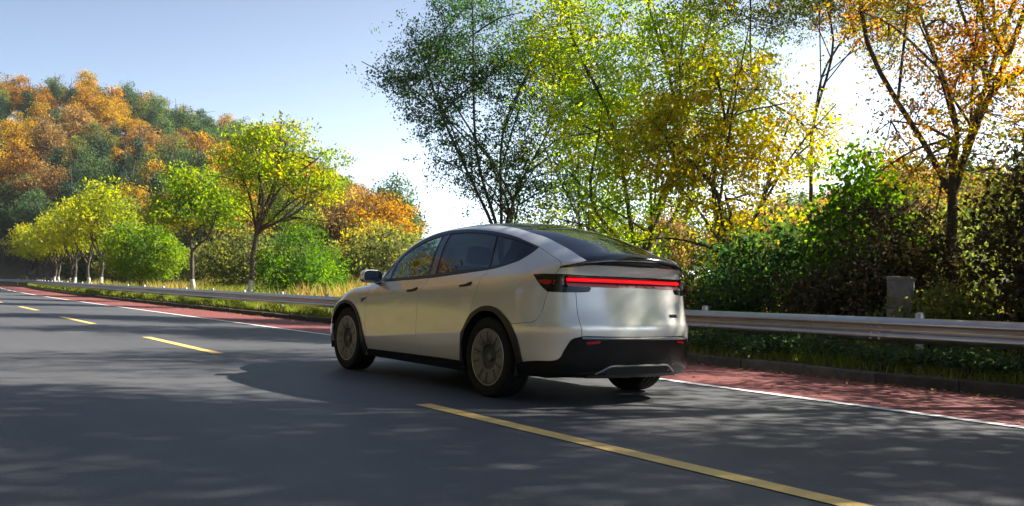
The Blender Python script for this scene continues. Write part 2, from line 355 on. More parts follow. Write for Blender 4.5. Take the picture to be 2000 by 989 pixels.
leaf_material('leaf_bright', [(.05, (.05, .11, .015)), (.5, (.10, .19, .02)), (1, (.21, .28, .03))])
leaf_material('leaf_brown', [(.05, (.03, .022, .012)), (.5, (.06, .045, .02)), (1, (.09, .10, .02))], .3)
leaf_material('grass_mixed', [(0, (.05, .09, .015)), (.35, (.12, .17, .02)), (.6, (.25, .23, .05)), (.85, (.42, .30, .12)), (1, (.48, .26, .12))], .4)
leaf_material('litter', [(0, (.12, .06, .03)), (.5, (.28, .15, .05)), (1, (.42, .30, .10))], .2)
def bark_materials():
    for name, white in (('bark', 0), ('bark_limed', 1)):
        m, t, b = material(name); tc = N(t, 'ShaderNodeTexCoord'); mp = N(t, 'ShaderNodeMapping'); mp.inputs['Scale'].default_value = (9, 9, 1.6); t.links.new(tc.outputs['Object'], mp.inputs['Vector'])
        n1 = noise(t, 2.2, 6, .65, mp.outputs[0]); r = ramp(t, [(.3, (.030, .022, .016)), (.55, (.085, .066, .05)), (.75, (.17, .14, .115))]); t.links.new(n1.outputs[0], r.inputs[0]); col = r.outputs[0]
        if white:
            sx = N(t, 'ShaderNodeSeparateXYZ'); t.links.new(tc.outputs['Object'], sx.inputs[0]); n2 = noise(t, 6, 3, .6, tc.outputs['Object'])
            ad = N(t, 'ShaderNodeMath', operation='MULTIPLY_ADD'); t.links.new(n2.outputs[0], ad.inputs[0]); ad.inputs[1].default_value = .25; t.links.new(sx.outputs[2], ad.inputs[2])
            lt = N(t, 'ShaderNodeMath', operation='LESS_THAN'); t.links.new(ad.outputs[0], lt.inputs[0]); lt.inputs[1].default_value = 1.1
            r2 = ramp(t, [(.35, (.33, .31, .29)), (.6, (.6, .58, .55))]); t.links.new(n1.outputs[0], r2.inputs[0]); col = mix(t, col, r2.outputs[0], lt.outputs[0])
        t.links.new(col, b.inputs['Base Color']); b.inputs['Roughness'].default_value = .9; bump(t, b, n1.outputs[0], .8, .03)
bark_materials()

def leaf_arrays(rng, C, size, tint, up=.35, aspect=.55, jit=.35, nrm=None):
    """one folded rhombus (two triangles) per centre"""
    n = len(C)
    if nrm is None: nrm = rng.normal(size=(n, 3)); nrm[:, 2] = nrm[:, 2]*.8+up
    nrm /= np.linalg.norm(nrm, axis=1, keepdims=True)
    a = np.cross(nrm, rng.normal(size=(n, 3))); a /= np.linalg.norm(a, axis=1, keepdims=True)+1e-9; b = np.cross(nrm, a)
    s = (size*rng.uniform(1-jit, 1+jit, n))[:, None]
    V = np.stack([C-a*s*.5, C+b*s*.5*aspect-nrm*s*.10, C+a*s*.5, C-b*s*.5*aspect-nrm*s*.10], 1)
    I = np.arange(n)[:, None]*4; F = np.concatenate([I+[0, 2, 1], I+[0, 3, 2]])
    return V.reshape(-1, 3), F, np.repeat(tint, 4)
def tree_meshes(name, seed, blobs, fork, trunk_r, n_twigs, n_leaves, leaf, spread, leafmat, bark='bark', lean=(0, 0), limbs=None, sides=7, twig_r=.012, inner=.4, flat=1.0, trunks=1, up=.35, aspect=.55):
    """blobs: (x,y,z,rx,ry,rz,weight) ellipsoids of the crown; fork: height of the first limbs"""
    rng = np.random.default_rng(seed); B = np.array(blobs, float); w = B[:, 6]/B[:, 6].sum()
    TV, TF, nv = [], [], 0
    def tube(P, r, s):
        nonlocal nv
        V, F = tube_arrays(P, r, s, False); TV.append(V); TF.append(np.array(F)+nv); nv += len(V)
    top = B[np.argmax(B[:, 2])]; ft = np.array([lean[0]*.5, lean[1]*.5, fork]); nodes = []
    for k in range(trunks):
        o = rng.normal(size=2)*.12*(trunks > 1); z = np.linspace(-.25, fork, 7)
        P = np.stack([np.interp(z, [0, fork], [o[0], ft[0]])+rng.normal(size=7)*trunk_r*.25, np.interp(z, [0, fork], [o[1], ft[1]])+rng.normal(size=7)*trunk_r*.25, z], -1); P[-1] = ft
        tube(catmull(P, 3), np.interp(np.linspace(-.25, fork, 19), [-.25, 0, .3, fork], [trunk_r*1.35, trunk_r*1.25, trunk_r, trunk_r*.72]), sides+2)
    for bl in B:                                                     # a limb to every blob
        c = bl[:3]; mid = ft*.5+c*.5+rng.normal(size=3)*.12*np.linalg.norm(c-ft)+[0, 0, .05]
        P = catmull(np.stack([ft-[0, 0, .1], ft*.75+mid*.25, mid, c, c+(c-mid)*.5]), 4); r = np.linspace(trunk_r*.62*(.55+.45*bl[3]/B[:, 3].max()), twig_r*1.4, len(P)); tube(P, r, sides); nodes.append(P)
        for q in range(4):
            s0 = P[rng.integers(len(P)//3, len(P)-2)]; d = rng.normal(size=3)*bl[3:6]*.62; e = c+d; m = (s0+e)/2+[0, 0, .08*np.linalg.norm(e-s0)]
            Q = catmull(np.stack([s0, m, e]), 4); tube(Q, np.linspace(trunk_r*.28, twig_r, len(Q)), 5); nodes.append(Q)
    nd = np.concatenate(nodes)
    k = rng.choice(len(B), n_twigs, p=w); d = rng.normal(size=(n_twigs, 3)); d /= np.linalg.norm(d, axis=1, keepdims=True); rr = inner+(1-inner)*rng.random(n_twigs)**.6
    tw = B[k, :3]+d*B[k, 3:6]*rr[:, None]; tw[:, 2] = np.maximum(tw[:, 2], .3)
    tt = np.clip(rng.normal(.45, .2, n_twigs), 0, 1)
    for i in range(n_twigs):
        j = np.argmin(((nd-tw[i])**2).sum(1)); s0 = nd[j]; m = (s0+tw[i])/2+rng.normal(size=3)*.06*np.linalg.norm(tw[i]-s0)
        tube(np.stack([s0, m, tw[i]]), [twig_r, twig_r*.75, twig_r*.4], 3)
    q = rng.integers(0, n_twigs, n_leaves); f = rng.random(n_leaves)[:, None]**.5
    base = tw[q]; root = nd[[np.argmin(((nd-t_)**2).sum(1)) for t_ in tw]][q]
    C = base+(root-base)*(1-f)*.45+np.clip(rng.normal(size=(n_leaves, 3)), -1.7, 1.7)*spread*1.15*np.array([1, 1, flat*.8])
    # leaves sit in small sprays: every spray has a centre, a shade and a plane of its own
    k = max(12, n_leaves//14); cl = rng.integers(0, k, n_leaves); sp = leaf*1.5
    C = C[:k][cl]+rng.normal(size=(n_leaves, 3))*sp*np.array([1, 1, .6]); tc_ = np.clip(tt[q[:k]]+rng.normal(0, .1, k), 0, 1)
    cn = rng.normal(size=(k, 3)); cn[:, 2] = cn[:, 2]*.8+up; cn /= np.linalg.norm(cn, axis=1, keepdims=True)
    tint = np.clip(tc_[cl]+rng.normal(0, .05, n_leaves), 0, 1)
    V, F, T = leaf_arrays(rng, C, leaf, tint, up, aspect, nrm=cn[cl]+rng.normal(size=(n_leaves, 3))*.45)
    lm = mesh_np(name+'_crown', V, F, MAT[leafmat], True, {'tint': T})
    tm = mesh_np(name+'_trunk', np.concatenate(TV), np.concatenate(TF), MAT[bark])
    return tm, lm
def plant(name, meshes, loc, rz=0, s=1.0, label=None, cat='tree', group=None, parts=('trunk', 'crown')):
    e = empty(name, loc, rz); e.scale = (s, s, s) if np.isscalar(s) else s; tag(e, label, cat, group)
    put(parts[0], meshes[0], None, e); put(parts[1], meshes[1], None, e)
    return e
rnd = random.Random(11)
def gz(x, y): return float(land(x, y))
# ------------------------------------------------------------------ roadside trees on the left of the photo, beyond the rail
M = tree_meshes('forked_tree', 3, [(-.1, .2, 5.9, 1.1, 1.2, .7, 2.4), (.9, -.2, 6.1, 1.1, 1.2, .7, 2.4), (2.0, .2, 5.3, 1.1, 1.2, .65, 2.4), (2.5, -.1, 4.3, .8, 1, .5, 1.4), (1.5, .3, 4.4, 1.0, 1.1, .6, 1.6), (-.6, -.2, 4.9, .8, 1.1, .6, 1.6), (.4, -1.0, 5.0, 1.1, .9, .6, 1.3), (.5, 1.1, 5.2, 1.1, .9, .6, 1.3), (.3, 0, 3.8, .8, .9, .5, .7), (2.2, 0, 3.2, .6, .7, .4, .5)], 2.7, .115, 190, 8800, .125, .26, 'leaf_roadside', 'bark_limed', (.3, 0), flat=.6)
plant('roadside_tree', M, (6.5, 27.2, .1), -.62, 1.05, 'spreading yellow green tree with forked limbs and a whitewashed trunk, tallest beyond the rail')
M = tree_meshes('slim_tree', 8, [(0, 0, 4.9, 1.3, 1.3, .8, 3), (.9, .3, 4.2, 1.1, 1.1, .7, 2), (-1.0, -.2, 4.1, 1.1, 1, .7, 2), (.2, .9, 3.6, 1, 1, .6, 1), (-.2, -1, 3.8, 1, 1, .6, 1)], 2.2, .105, 130, 7600, .14, .25, 'leaf_roadside', 'bark_limed', (.15, .1), flat=.7)
plant('roadside_tree', M, (6.6, 34.9, .1), 2.1, 1.05, 'slim yellow green tree with a whitewashed trunk, between the round clipped tree and the tallest')
M = tree_meshes('clipped_tree', 5, [(0, 0, 2.75, 2.0, 2.0, 1.5, 3), (.4, .2, 2.3, 1.95, 1.9, 1.2, 2)], 1.1, .11, 260, 15000, .15, .16, 'leaf_topiary', 'bark', inner=.78)
plant('clipped_tree', M, (6.9, 45.4, .1), .3, (1.03, 1.03, .93), 'dense round clipped green tree on a short trunk behind the rail')
row1 = tree_meshes('row_tree_a', 21, [(0, 0, 5.4, 1.5, 1.5, 1.3, 3), (1.0, .2, 4.5, 1.4, 1.3, 1.1, 2), (-1.1, -.2, 4.4, 1.4, 1.3, 1.1, 2), (0, 1, 4.2, 1.3, 1.2, 1, 1.5), (.1, -1, 4.2, 1.3, 1.2, 1, 1.5)], 2.0, .12, 150, 5600, .20, .30, 'leaf_row', 'bark_limed')
row2 = tree_meshes('row_tree_b', 22, [(.2, 0, 5.2, 1.3, 1.3, 1.3, 3), (1.0, .2, 4.2, 1.3, 1.3, 1.0, 2), (-.9, .3, 4.6, 1.3, 1.3, 1.1, 2), (0, -1.2, 4.0, 1.2, 1.1, 1, 1.5)], 1.8, .11, 130, 4800, .20, .30, 'leaf_row', 'bark_limed', (.2, .1))
for i, Y in enumerate((56.6, 61.8, 68.6, 73.9, 80.8, 86.1, 92.8, 97.3, 103, 109)):
    lab = ('yellow green row tree next beyond the round clipped tree', 'second row tree beyond the round clipped tree, pale limed trunk')[i] if i < 2 else 'small yellow green tree in the distant row along the rail'
    plant('row_tree', (row1, row2)[i % 2], (float(bend(Y))+6.5+rnd.uniform(-.2, .2), Y, .1), rnd.uniform(0, 6), rnd.uniform(.92, 1.08), lab, group='yellow green trees in the distant row')
M = tree_meshes('bright_bush', 31, [(0, 0, 2.1, 1.0, 1.0, 1.6, 3), (1.0, .2, 1.4, 1, .9, 1.1, 2), (-1.0, -.2, 1.3, .9, .9, 1.0, 2), (.3, -.8, 1.1, .9, .9, .9, 1)], .4, .06, 160, 8500, .17, .2, 'leaf_bright', trunks=3, inner=.3, aspect=.28)
plant('bright_bush', M, (8.6, 27.5, .1), 0, 1.0, 'bright green feathery bush behind the rail beside the car bonnet', 'bush', parts=('stem', 'foliage'))
M2 = tree_meshes('yellow_bush', 33, [(0, 0, 2.6, 1.6, 1.6, 1.7, 3), (1, .3, 1.8, 1.4, 1.3, 1.2, 2), (-1, 0, 1.7, 1.4, 1.3, 1.2, 2)], .9, .09, 160, 10500, .13, .28, 'leaf_yellow')
plant('yellow_tree', M2, (21, 46, .1), .4, 1.25, 'golden yellow tree behind the bright green bush, left of the car roof')
# ------------------------------------------------------------------ forest on the hills
def proto(name, seed, mat, kind):
    r = random.Random(seed)
    if kind == 'round': bl = [(r.uniform(-.3, .3), r.uniform(-.3, .3), 6.2, 1.7, 1.7, 1.5, 3)]+[(1.7*math.cos(a), 1.7*math.sin(a), r.uniform(4.0, 5.3), 1.5, 1.5, 1.3, 2) for a in (0.3, 1.6, 2.9, 4.1, 5.3)]+[(0, 0, 4.2, 1.8, 1.8, 1.4, 2)]
    elif kind == 'tall': bl = [(0, 0, 7.0, 1.2, 1.2, 1.4, 2), (.8, .3, 5.6, 1.4, 1.4, 1.3, 2), (-.8, -.2, 5.2, 1.4, 1.4, 1.3, 2), (.1, .9, 4.2, 1.4, 1.4, 1.2, 2), (.0, -.9, 4.0, 1.3, 1.3, 1.2, 2)]
    elif kind == 'cone': bl = [(0, 0, z, .22+1.75*(1-z/8.6), .22+1.75*(1-z/8.6), .65, 1.2*(1-z/9.5)) for z in (1.2, 2.2, 3.2, 4.2, 5.2, 6.2, 7.1, 7.8)]
    else: bl = [(0, 0, 1.5, 1.6, 1.6, 1.2, 3), (1.1, .3, 1.1, 1.2, 1.1, .9, 2), (-1.1, -.2, 1.2, 1.2, 1.1, .9, 2)]
    fork = dict(round=2.4, tall=2.2, cone=.8, bush=.4)[kind]; n = dict(round=7600, tall=6400, cone=5600, bush=5000)[kind]
    return tree_meshes(name, seed, bl, fork, .15 if kind != 'bush' else .06, 110, n, .20 if kind != 'bush' else .13, .36, mat, sides=5, twig_r=.02, inner=.45, flat=.8, aspect=.7)
PROTO = dict(orange=[proto('orange_tree', 41, 'leaf_orange', 'round'), proto('orange_tree', 42, 'leaf_orange', 'tall')], rust=[proto('rust_tree', 43, 'leaf_rust', 'round'), proto('rust_tree', 44, 'leaf_rust', 'tall')],
    gold=[proto('gold_tree', 45, 'leaf_gold', 'round'), proto('gold_tree', 51, 'leaf_gold', 'tall')], olive=[proto('olive_tree', 46, 'leaf_olive', 'round')], green=[proto('green_tree', 47, 'leaf_green', 'round'), proto('green_tree', 48, 'leaf_green', 'tall')],
    pine=[proto('pine_tree', 49, 'leaf_pine', 'cone')], bush=[proto('hill_bush', 50, 'leaf_olive', 'bush'), proto('hill_bush', 52, 'leaf_green', 'bush')])
LOOK = dict(orange=('orange_tree', 'orange leaved autumn tree', 'orange trees'), rust=('rust_tree', 'rusty brown thinning autumn tree', 'rusty brown trees'), gold=('golden_tree', 'golden yellow autumn tree', 'golden trees'),
    olive=('olive_tree', 'olive green broadleaf tree', 'olive green trees'), green=('green_tree', 'mid green broadleaf tree', 'green trees'), pine=('pine_tree', 'dark green pointed conifer', 'conifers'), bush=('hill_bush', 'low rounded bush', 'bushes'))
def hill_tree(x, y, k, s, where):
    nm, lab, grp = LOOK[k]; ms = PROTO[k][rnd.randrange(len(PROTO[k]))]
    return plant(nm, ms, (x, y, gz(x, y)-.1), rnd.uniform(0, 6.28), (s*rnd.uniform(.9, 1.15), s*rnd.uniform(.9, 1.15), s), lab+' '+where, 'bush' if k == 'bush' else 'tree', grp+' '+where, ('stem', 'foliage') if k == 'bush' else ('trunk', 'crown'))
def zone(az, f):
    if az > 23.5: return 'on the low spur just left of the car roof'
    side = 'far left of the hill' if az < 10.5 else 'middle of the hill' if az < 17 else 'right shoulder of the hill'
    return ('at the foot, ' if f < .28 else 'halfway up, ' if f < .72 else 'on the skyline, ')+side
def forest():
    pts = []
    def ok(x, y, dmin): return all((x-a)**2+(y-b)**2 > dmin*dmin for a, b in pts)
    tries = 0; n = 0
    while n < 280 and tries < 12000:                            # hillside seen left of the car
        tries += 1; az = rnd.uniform(3.5, 28.4); r0 = float(np.interp(az, _az, _r0)); rc = float(np.interp(az, _az, _rc)); r = math.sqrt(rnd.uniform((r0-4)**2, (rc+6)**2))
        x, y = CAM[0]+r*math.sin(rad(az)), CAM[1]+r*math.cos(rad(az))
        if x-float(bend(y)) < 10.5 or not ok(x, y, 4.4): continue
        pts.append((x, y)); n += 1; f = (r-r0)/(rc-r0); q = rnd.random()
        patch = math.sin(x*.13+1.3)+math.sin(y*.11+x*.05)
        if f < .5 and az < 15 and q < .7: k = rnd.choice(['pine', 'green', 'green', 'olive', 'pine'])
        elif az < 9 and q < .6: k = rnd.choice(['pine', 'green', 'rust', 'olive'])
        elif az > 23: k = rnd.choice(['orange', 'rust', 'orange', 'gold', 'rust', 'green'])
        elif patch > .5: k = rnd.choice(['green', 'pine', 'olive', 'green', 'orange'])
        else: k = rnd.choice(['orange', 'orange', 'gold', 'rust', 'gold', 'olive', 'green', 'olive', 'pine'])
        hill_tree(x, y, k, rnd.uniform(.85, 1.25)*(1.05 if az < 22 else .95), zone(az, f))
    for i in range(26):                                            # bushes along the foot of the hill
        az = rnd.uniform(9, 29); r = float(np.interp(az, _az, _r0))-rnd.uniform(2, 34); x, y = CAM[0]+r*math.sin(rad(az)), CAM[1]+r*math.cos(rad(az))
        if x-float(bend(y)) > 9.5: hill_tree(x, y, 'bush', rnd.uniform(.9, 1.7), 'in the dry grass before the wooded hill')
    n = 0; tries = 0
    while n < 50 and tries < 900:                                   # far slope glimpsed through the right-hand trees
        tries += 1; az = rnd.uniform(44, 74); r = rnd.uniform(48, 170); x, y = CAM[0]+r*math.sin(rad(az)), CAM[1]+r*math.cos(rad(az))
        if r < float(np.interp(az, _az, _r0)) or not ok(x, y, 6): continue
        pts.append((x, y)); n += 1; hill_tree(x, y, rnd.choice(['orange', 'gold', 'rust', 'olive', 'green', 'rust']), rnd.uniform(.9, 1.3), 'on the far slope glimpsed behind the roadside trees')
    n = 0; tries = 0
    while n < 46 and tries < 2000:                                  # the same hill where it runs on past the left edge
        tries += 1; az = rnd.uniform(-14, 3.5); r = rnd.uniform(112, 190); x, y = CAM[0]+r*math.sin(rad(az)), CAM[1]+r*math.cos(rad(az))
        if gz(x, y) < 1.5 or not ok(x, y, 5.2): continue
        pts.append((x, y)); n += 1; hill_tree(x, y, rnd.choice(['orange', 'gold', 'pine', 'olive', 'green', 'rust']), rnd.uniform(1.0, 1.4), 'on the hill ahead beyond the bend')
    n = 0; tries = 0
    while n < 46 and tries < 900:                                   # slope on the near side of the road, seen in the car's windows
        tries += 1; y = rnd.uniform(-30, 60); x = -rnd.uniform(13, 42)
        if not ok(x, y, 5): continue
        pts.append((x, y)); n += 1; hill_tree(x, y, rnd.choice(['orange', 'gold', 'green', 'olive', 'green', 'pine']), rnd.uniform(.9, 1.3), 'on the bank across the road, mirrored in the car windows')
forest()
BANK = [tree_meshes('bank_tree_a', 55, [(0, 0, 7.6, 1.8, 1.8, 1.5, 3), (1.3, .3, 6.2, 1.7, 1.6, 1.3, 2), (-1.3, -.2, 6.0, 1.7, 1.6, 1.3, 2), (.1, 1.3, 4.9, 1.7, 1.6, 1.2, 2), (.0, -1.3, 4.7, 1.6, 1.6, 1.2, 2)], 2.2, .15, 180, 9000, .19, .3, 'leaf_orange'),
    tree_meshes('bank_tree_b', 56, [(0, 0, 7.0, 1.8, 1.8, 1.7, 3), (1.2, .3, 5.4, 1.7, 1.6, 1.4, 2), (-1.2, -.2, 5.2, 1.7, 1.6, 1.4, 2), (.1, .2, 3.8, 1.8, 1.7, 1.2, 2)], 1.6, .15, 180, 9000, .19, .3, 'leaf_olive')]
for i, y in enumerate((-9, -4, 1.5, 6, 10.5, 15, 19.5, 24, 29, 34, 40, 46)):
    k = (1, 1, 1, 0, 1, 1, 0, 1, 0, 1, 1, 0)[i]
    plant(('orange_tree', 'olive_tree')[k], BANK[k], (-12.2+rnd.uniform(-.6, .5), y+rnd.uniform(-.5, .5), .12), rnd.uniform(0, 6), rnd.uniform(1.4, 1.65), ('orange leaved', 'olive green')[k]+' tree lining the near side of the road, mirrored in the car windows', 'tree', ('orange', 'olive green')[k]+' trees lining the near side of the road')
# ------------------------------------------------------------------ tall trees close behind the rail, right of the photo
def right_tree(name, seed, loc, blobs, fork, tr, ntw, nl, leaf, spread, mat, label, rz=0, lean=(0, 0), **kw):
    ms = tree_meshes(name, seed, blobs, fork, tr, ntw, nl, leaf, spread, mat, 'bark', lean, **kw); return plant(name, ms, (loc[0], loc[1], gz(*loc)), rz, 1.0, label)
right_tree('dark_tree', 61, (9.4, 14.2), [(-.9, 1.0, 8.2, 2.0, 2.0, 1.4, 3), (-2.0, 1.6, 7.0, 1.6, 1.6, 1.1, 2.4), (.4, 0, 7.2, 1.8, 1.8, 1.3, 2.4), (-1.2, .8, 5.6, 1.7, 1.7, 1.0, 1.6), (.6, -.6, 5.2, 1.5, 1.5, .9, 1), (-.4, .4, 4.2, 1.5, 1.5, .9, 1.2), (.3, .2, 3.3, 1.7, 1.6, .8, 1.2)], 2.2, .10, 440, 42000, .08, .28, 'leaf_dark_green', 'tall dark green tree leaning over the car roof against the sky', lean=(-.5, .4))
right_tree('thin_tree', 62, (10.6, 12.6), [(0, 0, 6.8, 1.6, 1.6, 1.2, 2), (.7, -.4, 5.4, 1.5, 1.5, 1.0, 2), (-.6, .5, 4.2, 1.3, 1.3, .9, 1.3), (.4, 0, 3.0, 1.5, 1.5, .9, 1.4), (.9, -1.0, 2.3, 1.4, 1.4, .8, 1.0)], 1.4, .075, 260, 24000, .078, .27, 'leaf_dark_green', 'thin dark stemmed tree with sparse leaves just right of the leaning dark tree')
right_tree('lime_tree', 63, (8.8, 8.4), [(0, 0, 7.8, 2.0, 2.0, 1.7, 3), (-1.1, .9, 6.3, 1.8, 1.8, 1.4, 2.4), (1.2, -.6, 6.2, 1.8, 1.8, 1.4, 2.4), (.2, -1.0, 4.9, 1.7, 1.7, 1.2, 2), (-.5, .9, 4.6, 1.6, 1.6, 1.2, 1.6), (.3, 0, 3.4, 1.7, 1.7, 1.1, 1.7), (-.6, .9, 2.6, 1.5, 1.5, .9, 1.2)], 1.5, .11, 440, 33000, .088, .27, 'leaf_lime', 'large bright lime green tree above the rear window of the car')
right_tree('yellow_tree', 64, (9.0, 6.0), [(0, 0, 4.9, 1.5, 1.5, 1.1, 3), (1.0, -.5, 4.0, 1.4, 1.4, 1.0, 2.2), (-1.0, .6, 4.0, 1.4, 1.4, 1.0, 2.2), (.2, .2, 2.9, 1.5, 1.5, 1.0, 2), (-.4, -.3, 1.9, 1.4, 1.4, .8, 1)], 1.2, .12, 300, 19000, .085, .26, 'leaf_yellow', 'bright yellow tree lit by the sun, right of the lime green tree')
right_tree('orange_brown_tree', 65, (8.4, .9), [(0, 0, 8.6, 1.9, 1.9, 1.5, 2), (-.9, 1.1, 7.0, 1.6, 1.6, 1.1, 2), (1.0, -.9, 7.0, 1.6, 1.6, 1.1, 2), (.2, .6, 5.4, 1.6, 1.6, 1.0, 1.8), (.3, -.9, 4.4, 1.5, 1.5, .9, 1.5), (0, 0, 3.4, 1.4, 1.4, .8, 1)], 2.6, .10, 420, 38000, .062, .27, 'leaf_mixed', 'sparse orange and brown tree at the right edge with a dark trunk')
right_tree('overhanging_tree', 66, (11.2, 5.6), [(0, 0, 8.2, 1.6, 1.6, 1.2, 2), (-.9, 1.0, 7.6, 1.5, 1.5, .9, 2), (.9, -1.0, 7.6, 1.5, 1.5, .9, 2)], 4.6, .055, 260, 24000, .065, .25, 'leaf_olive', 'high olive green boughs hanging into the top right of the view', lean=(0, 0))
for i, (x, y, sd_, mt, nm, lb) in enumerate(((9.0, -7.0, 68, 'leaf_lime', 'lime_tree', 'tall green roadside tree nearest the viewer behind the rail'), (8.8, -11.0, 69, 'leaf_dark_green', 'dark_tree', 'dark green roadside tree behind the viewer beyond the rail'), (9.2, -15.0, 70, 'leaf_lime', 'lime_tree', 'second green roadside tree behind the viewer beyond the rail'), (9.5, -19.5, 71, 'leaf_orange', 'orange_brown_tree', 'last orange roadside tree behind the viewer beyond the rail'))):
    right_tree(nm, sd_, (x, y), [(0, 0, 9.4, 1.9, 1.9, 1.6, 3), (-.9, 1.0, 7.8, 1.7, 1.7, 1.4, 2), (1.0, -.8, 7.8, 1.7, 1.7, 1.4, 2), (.2, .8, 6.0, 1.8, 1.8, 1.3, 2), (-.3, -.9, 5.0, 1.7, 1.7, 1.2, 2), (0, 0, 3.6, 1.5, 1.5, 1.0, 1.2)], 2.4, .17, 280, 22000, .13, .30, mt, lb)
right_tree('shade_tree', 76, (8.8, -4.3), [(0, 0, 10.6, 1.9, 1.9, 1.2, 3), (-1.0, .9, 9.9, 1.6, 1.6, .9, 2), (1.0, -.9, 9.8, 1.6, 1.6, .9, 2), (.2, 1.3, 10.6, 1.5, 1.5, 1.0, 2), (-.3, -1.4, 10.4, 1.5, 1.5, 1.0, 2), (-.2, .7, 7.5, 1.5, 1.3, .8, 1.0)], 6.2, .13, 240, 14500, .14, .27, 'leaf_olive', 'unseen tall olive tree past the right edge, high crown shaped to shade the road')  # unseen; crown shaped to shade the road yet let sun reach the car
# undergrowth behind the rail
def shrub(name, seed, x, y, w, h, mat, label, n=4200, leaf=.10, group=None, z=None):
    bl = [(0, 0, h*.55, w*.6, w*.6, h*.42, 3), (w*.45, .1*w, h*.42, w*.5, w*.5, h*.34, 2), (-w*.45, -.1*w, h*.45, w*.5, w*.5, h*.36, 2), (0, w*.4, h*.36, w*.45, w*.45, h*.3, 1.4), (0, -w*.4, h*.36, w*.45, w*.45, h*.3, 1.4)]
    ms = tree_meshes(name, seed, bl, h*.12, .035, 110, n, leaf, .09+.05*w, mat, trunks=3, sides=5, inner=.35, twig_r=.007)
    return plant(name, ms, (x, y, gz(x, y) if z is None else z), 0, 1, label, 'shrub', group, ('stem', 'foliage'))
shrub('bright_shrub', 81, 8.2, 2.3, 1.35, 3.7, 'leaf_bright', 'tall bright green shrub behind the concrete post', 7000, .12)
for i, (x, y, w, h, mt, lb) in enumerate(((7.5, -1.1, 1.5, 3.7, 'leaf_brown', 'dark brown thicket shrub behind the rail at the right edge'), (7.6, 1.4, 1.5, 2.9, 'leaf_brown', 'dark brown thicket shrub right of the concrete post'), (8.0, 3.9, 1.5, 2.7, 'leaf_dark_green', 'dark green shrub left of the concrete post'), (8.6, 6.4, 1.2, 1.9, 'leaf_olive', 'olive green shrub under the yellow tree'),
    (7.5, -3.6, 1.9, 6.2, 'leaf_brown', 'unseen dark thicket shrub past the right edge, grown tall to shade the red lane'), (9.6, .0, 1.9, 4.3, 'leaf_olive', 'tall olive green shrub behind the brown thicket'), (9.6, 9.2, 1.2, 1.7, 'leaf_yellow', 'yellow leaved shrub under the lime green tree'), (10.5, 4.6, 1.5, 2.6, 'leaf_olive', 'broad olive shrub behind the yellow tree trunk'), (9.9, -2.4, 2.0, 4.8, 'leaf_olive', 'tall brown shrub deep in the thicket at the right edge'), (9.8, -6.0, 2.0, 4.6, 'leaf_dark_green', 'tall dark green shrub outside the right edge'), (10.4, 2.4, 1.8, 3.8, 'leaf_olive', 'olive shrub behind the bright green shrub'), (8.6, -1.9, 1.8, 6.0, 'leaf_dark_green', 'unseen dark green shrub past the right edge, added to shade the red lane'), (7.7, -5.8, 1.8, 4.8, 'leaf_brown', 'unseen dark thicket shrub nearest the viewer, added to shade the red lane'))):
    shrub('thicket_shrub', 90+i, x, y, w, h, mt, lb, 6500)
for i, y in enumerate((-5.2, -3.4, -1.7, .0, 1.9, 3.6, 5.2)):
    shrub('rail_shrub', 130+i, 6.45+.15*math.sin(i*2.1), y, .95, 1.35+.25*math.sin(i*1.7), ('leaf_brown', 'leaf_dark_green', 'leaf_brown', 'leaf_olive')[i % 4], 'bushy dark undergrowth shrub close behind the rail right of the car', 4200, .09, 'undergrowth shrubs close behind the rail')
hm = [tree_meshes('low_shrub', 110+i, [(0, 0, .24, .36, .42, .20, 3), (.1, .35, .2, .3, .3, .16, 2), (-.05, -.35, .2, .3, .3, .16, 2)], .06, .02, 70, 2600, .055, .06, 'leaf_green', trunks=2, sides=4, inner=.4, twig_r=.004) for i in range(2)]
for i, y in enumerate(np.arange(-6.5, 6.0, 1.05)):
    plant('low_shrub', hm[i % 2], (4.78+rnd.uniform(-.06, .08), float(y)+rnd.uniform(-.15, .15), .12), rnd.uniform(-.3, .3)+(3.14 if i % 3 else 0), (1, 1.1, rnd.uniform(.62, .85)), 'low dark green shrub in the verge between kerb and rail, right of the car', 'shrub', 'low shrubs between kerb and rail', ('stem', 'foliage'))
# ------------------------------------------------------------------ grass and litter
def blades(name, seed, X, Y, H, W, tint, mat, lean=.35):
    rng = np.random.default_rng(seed); n = len(X); Z = land(X, Y)-.02
    a = rng.uniform(0, 2*np.pi, n); dx_, dy_ = np.cos(a)*W/2, np.sin(a)*W/2; lx, ly = rng.normal(0, lean, n)*H, rng.normal(0, lean, n)*H
    P0 = np.stack([X-dx_, Y-dy_, Z], -1); P1 = np.stack([X+dx_, Y+dy_, Z], -1); M0 = np.stack([X-dx_*.8+lx*.35, Y-dy_*.8+ly*.35, Z+H*.6], -1); M1 = np.stack([X+dx_*.8+lx*.35, Y+dy_*.8+ly*.35, Z+H*.6], -1); T_ = np.stack([X+lx, Y+ly, Z+H], -1)
    V = np.stack([P0, P1, M0, M1, T_], 1).reshape(-1, 3); I = np.arange(n)[:, None]*5
    F = np.concatenate([I+[0, 1, 3], I+[0, 3, 2], I+[2, 3, 4]])
    return tag(put(name, mesh_np(name, V, F, MAT[mat], True, {'tint': np.repeat(tint, 5)})), kind='stuff')
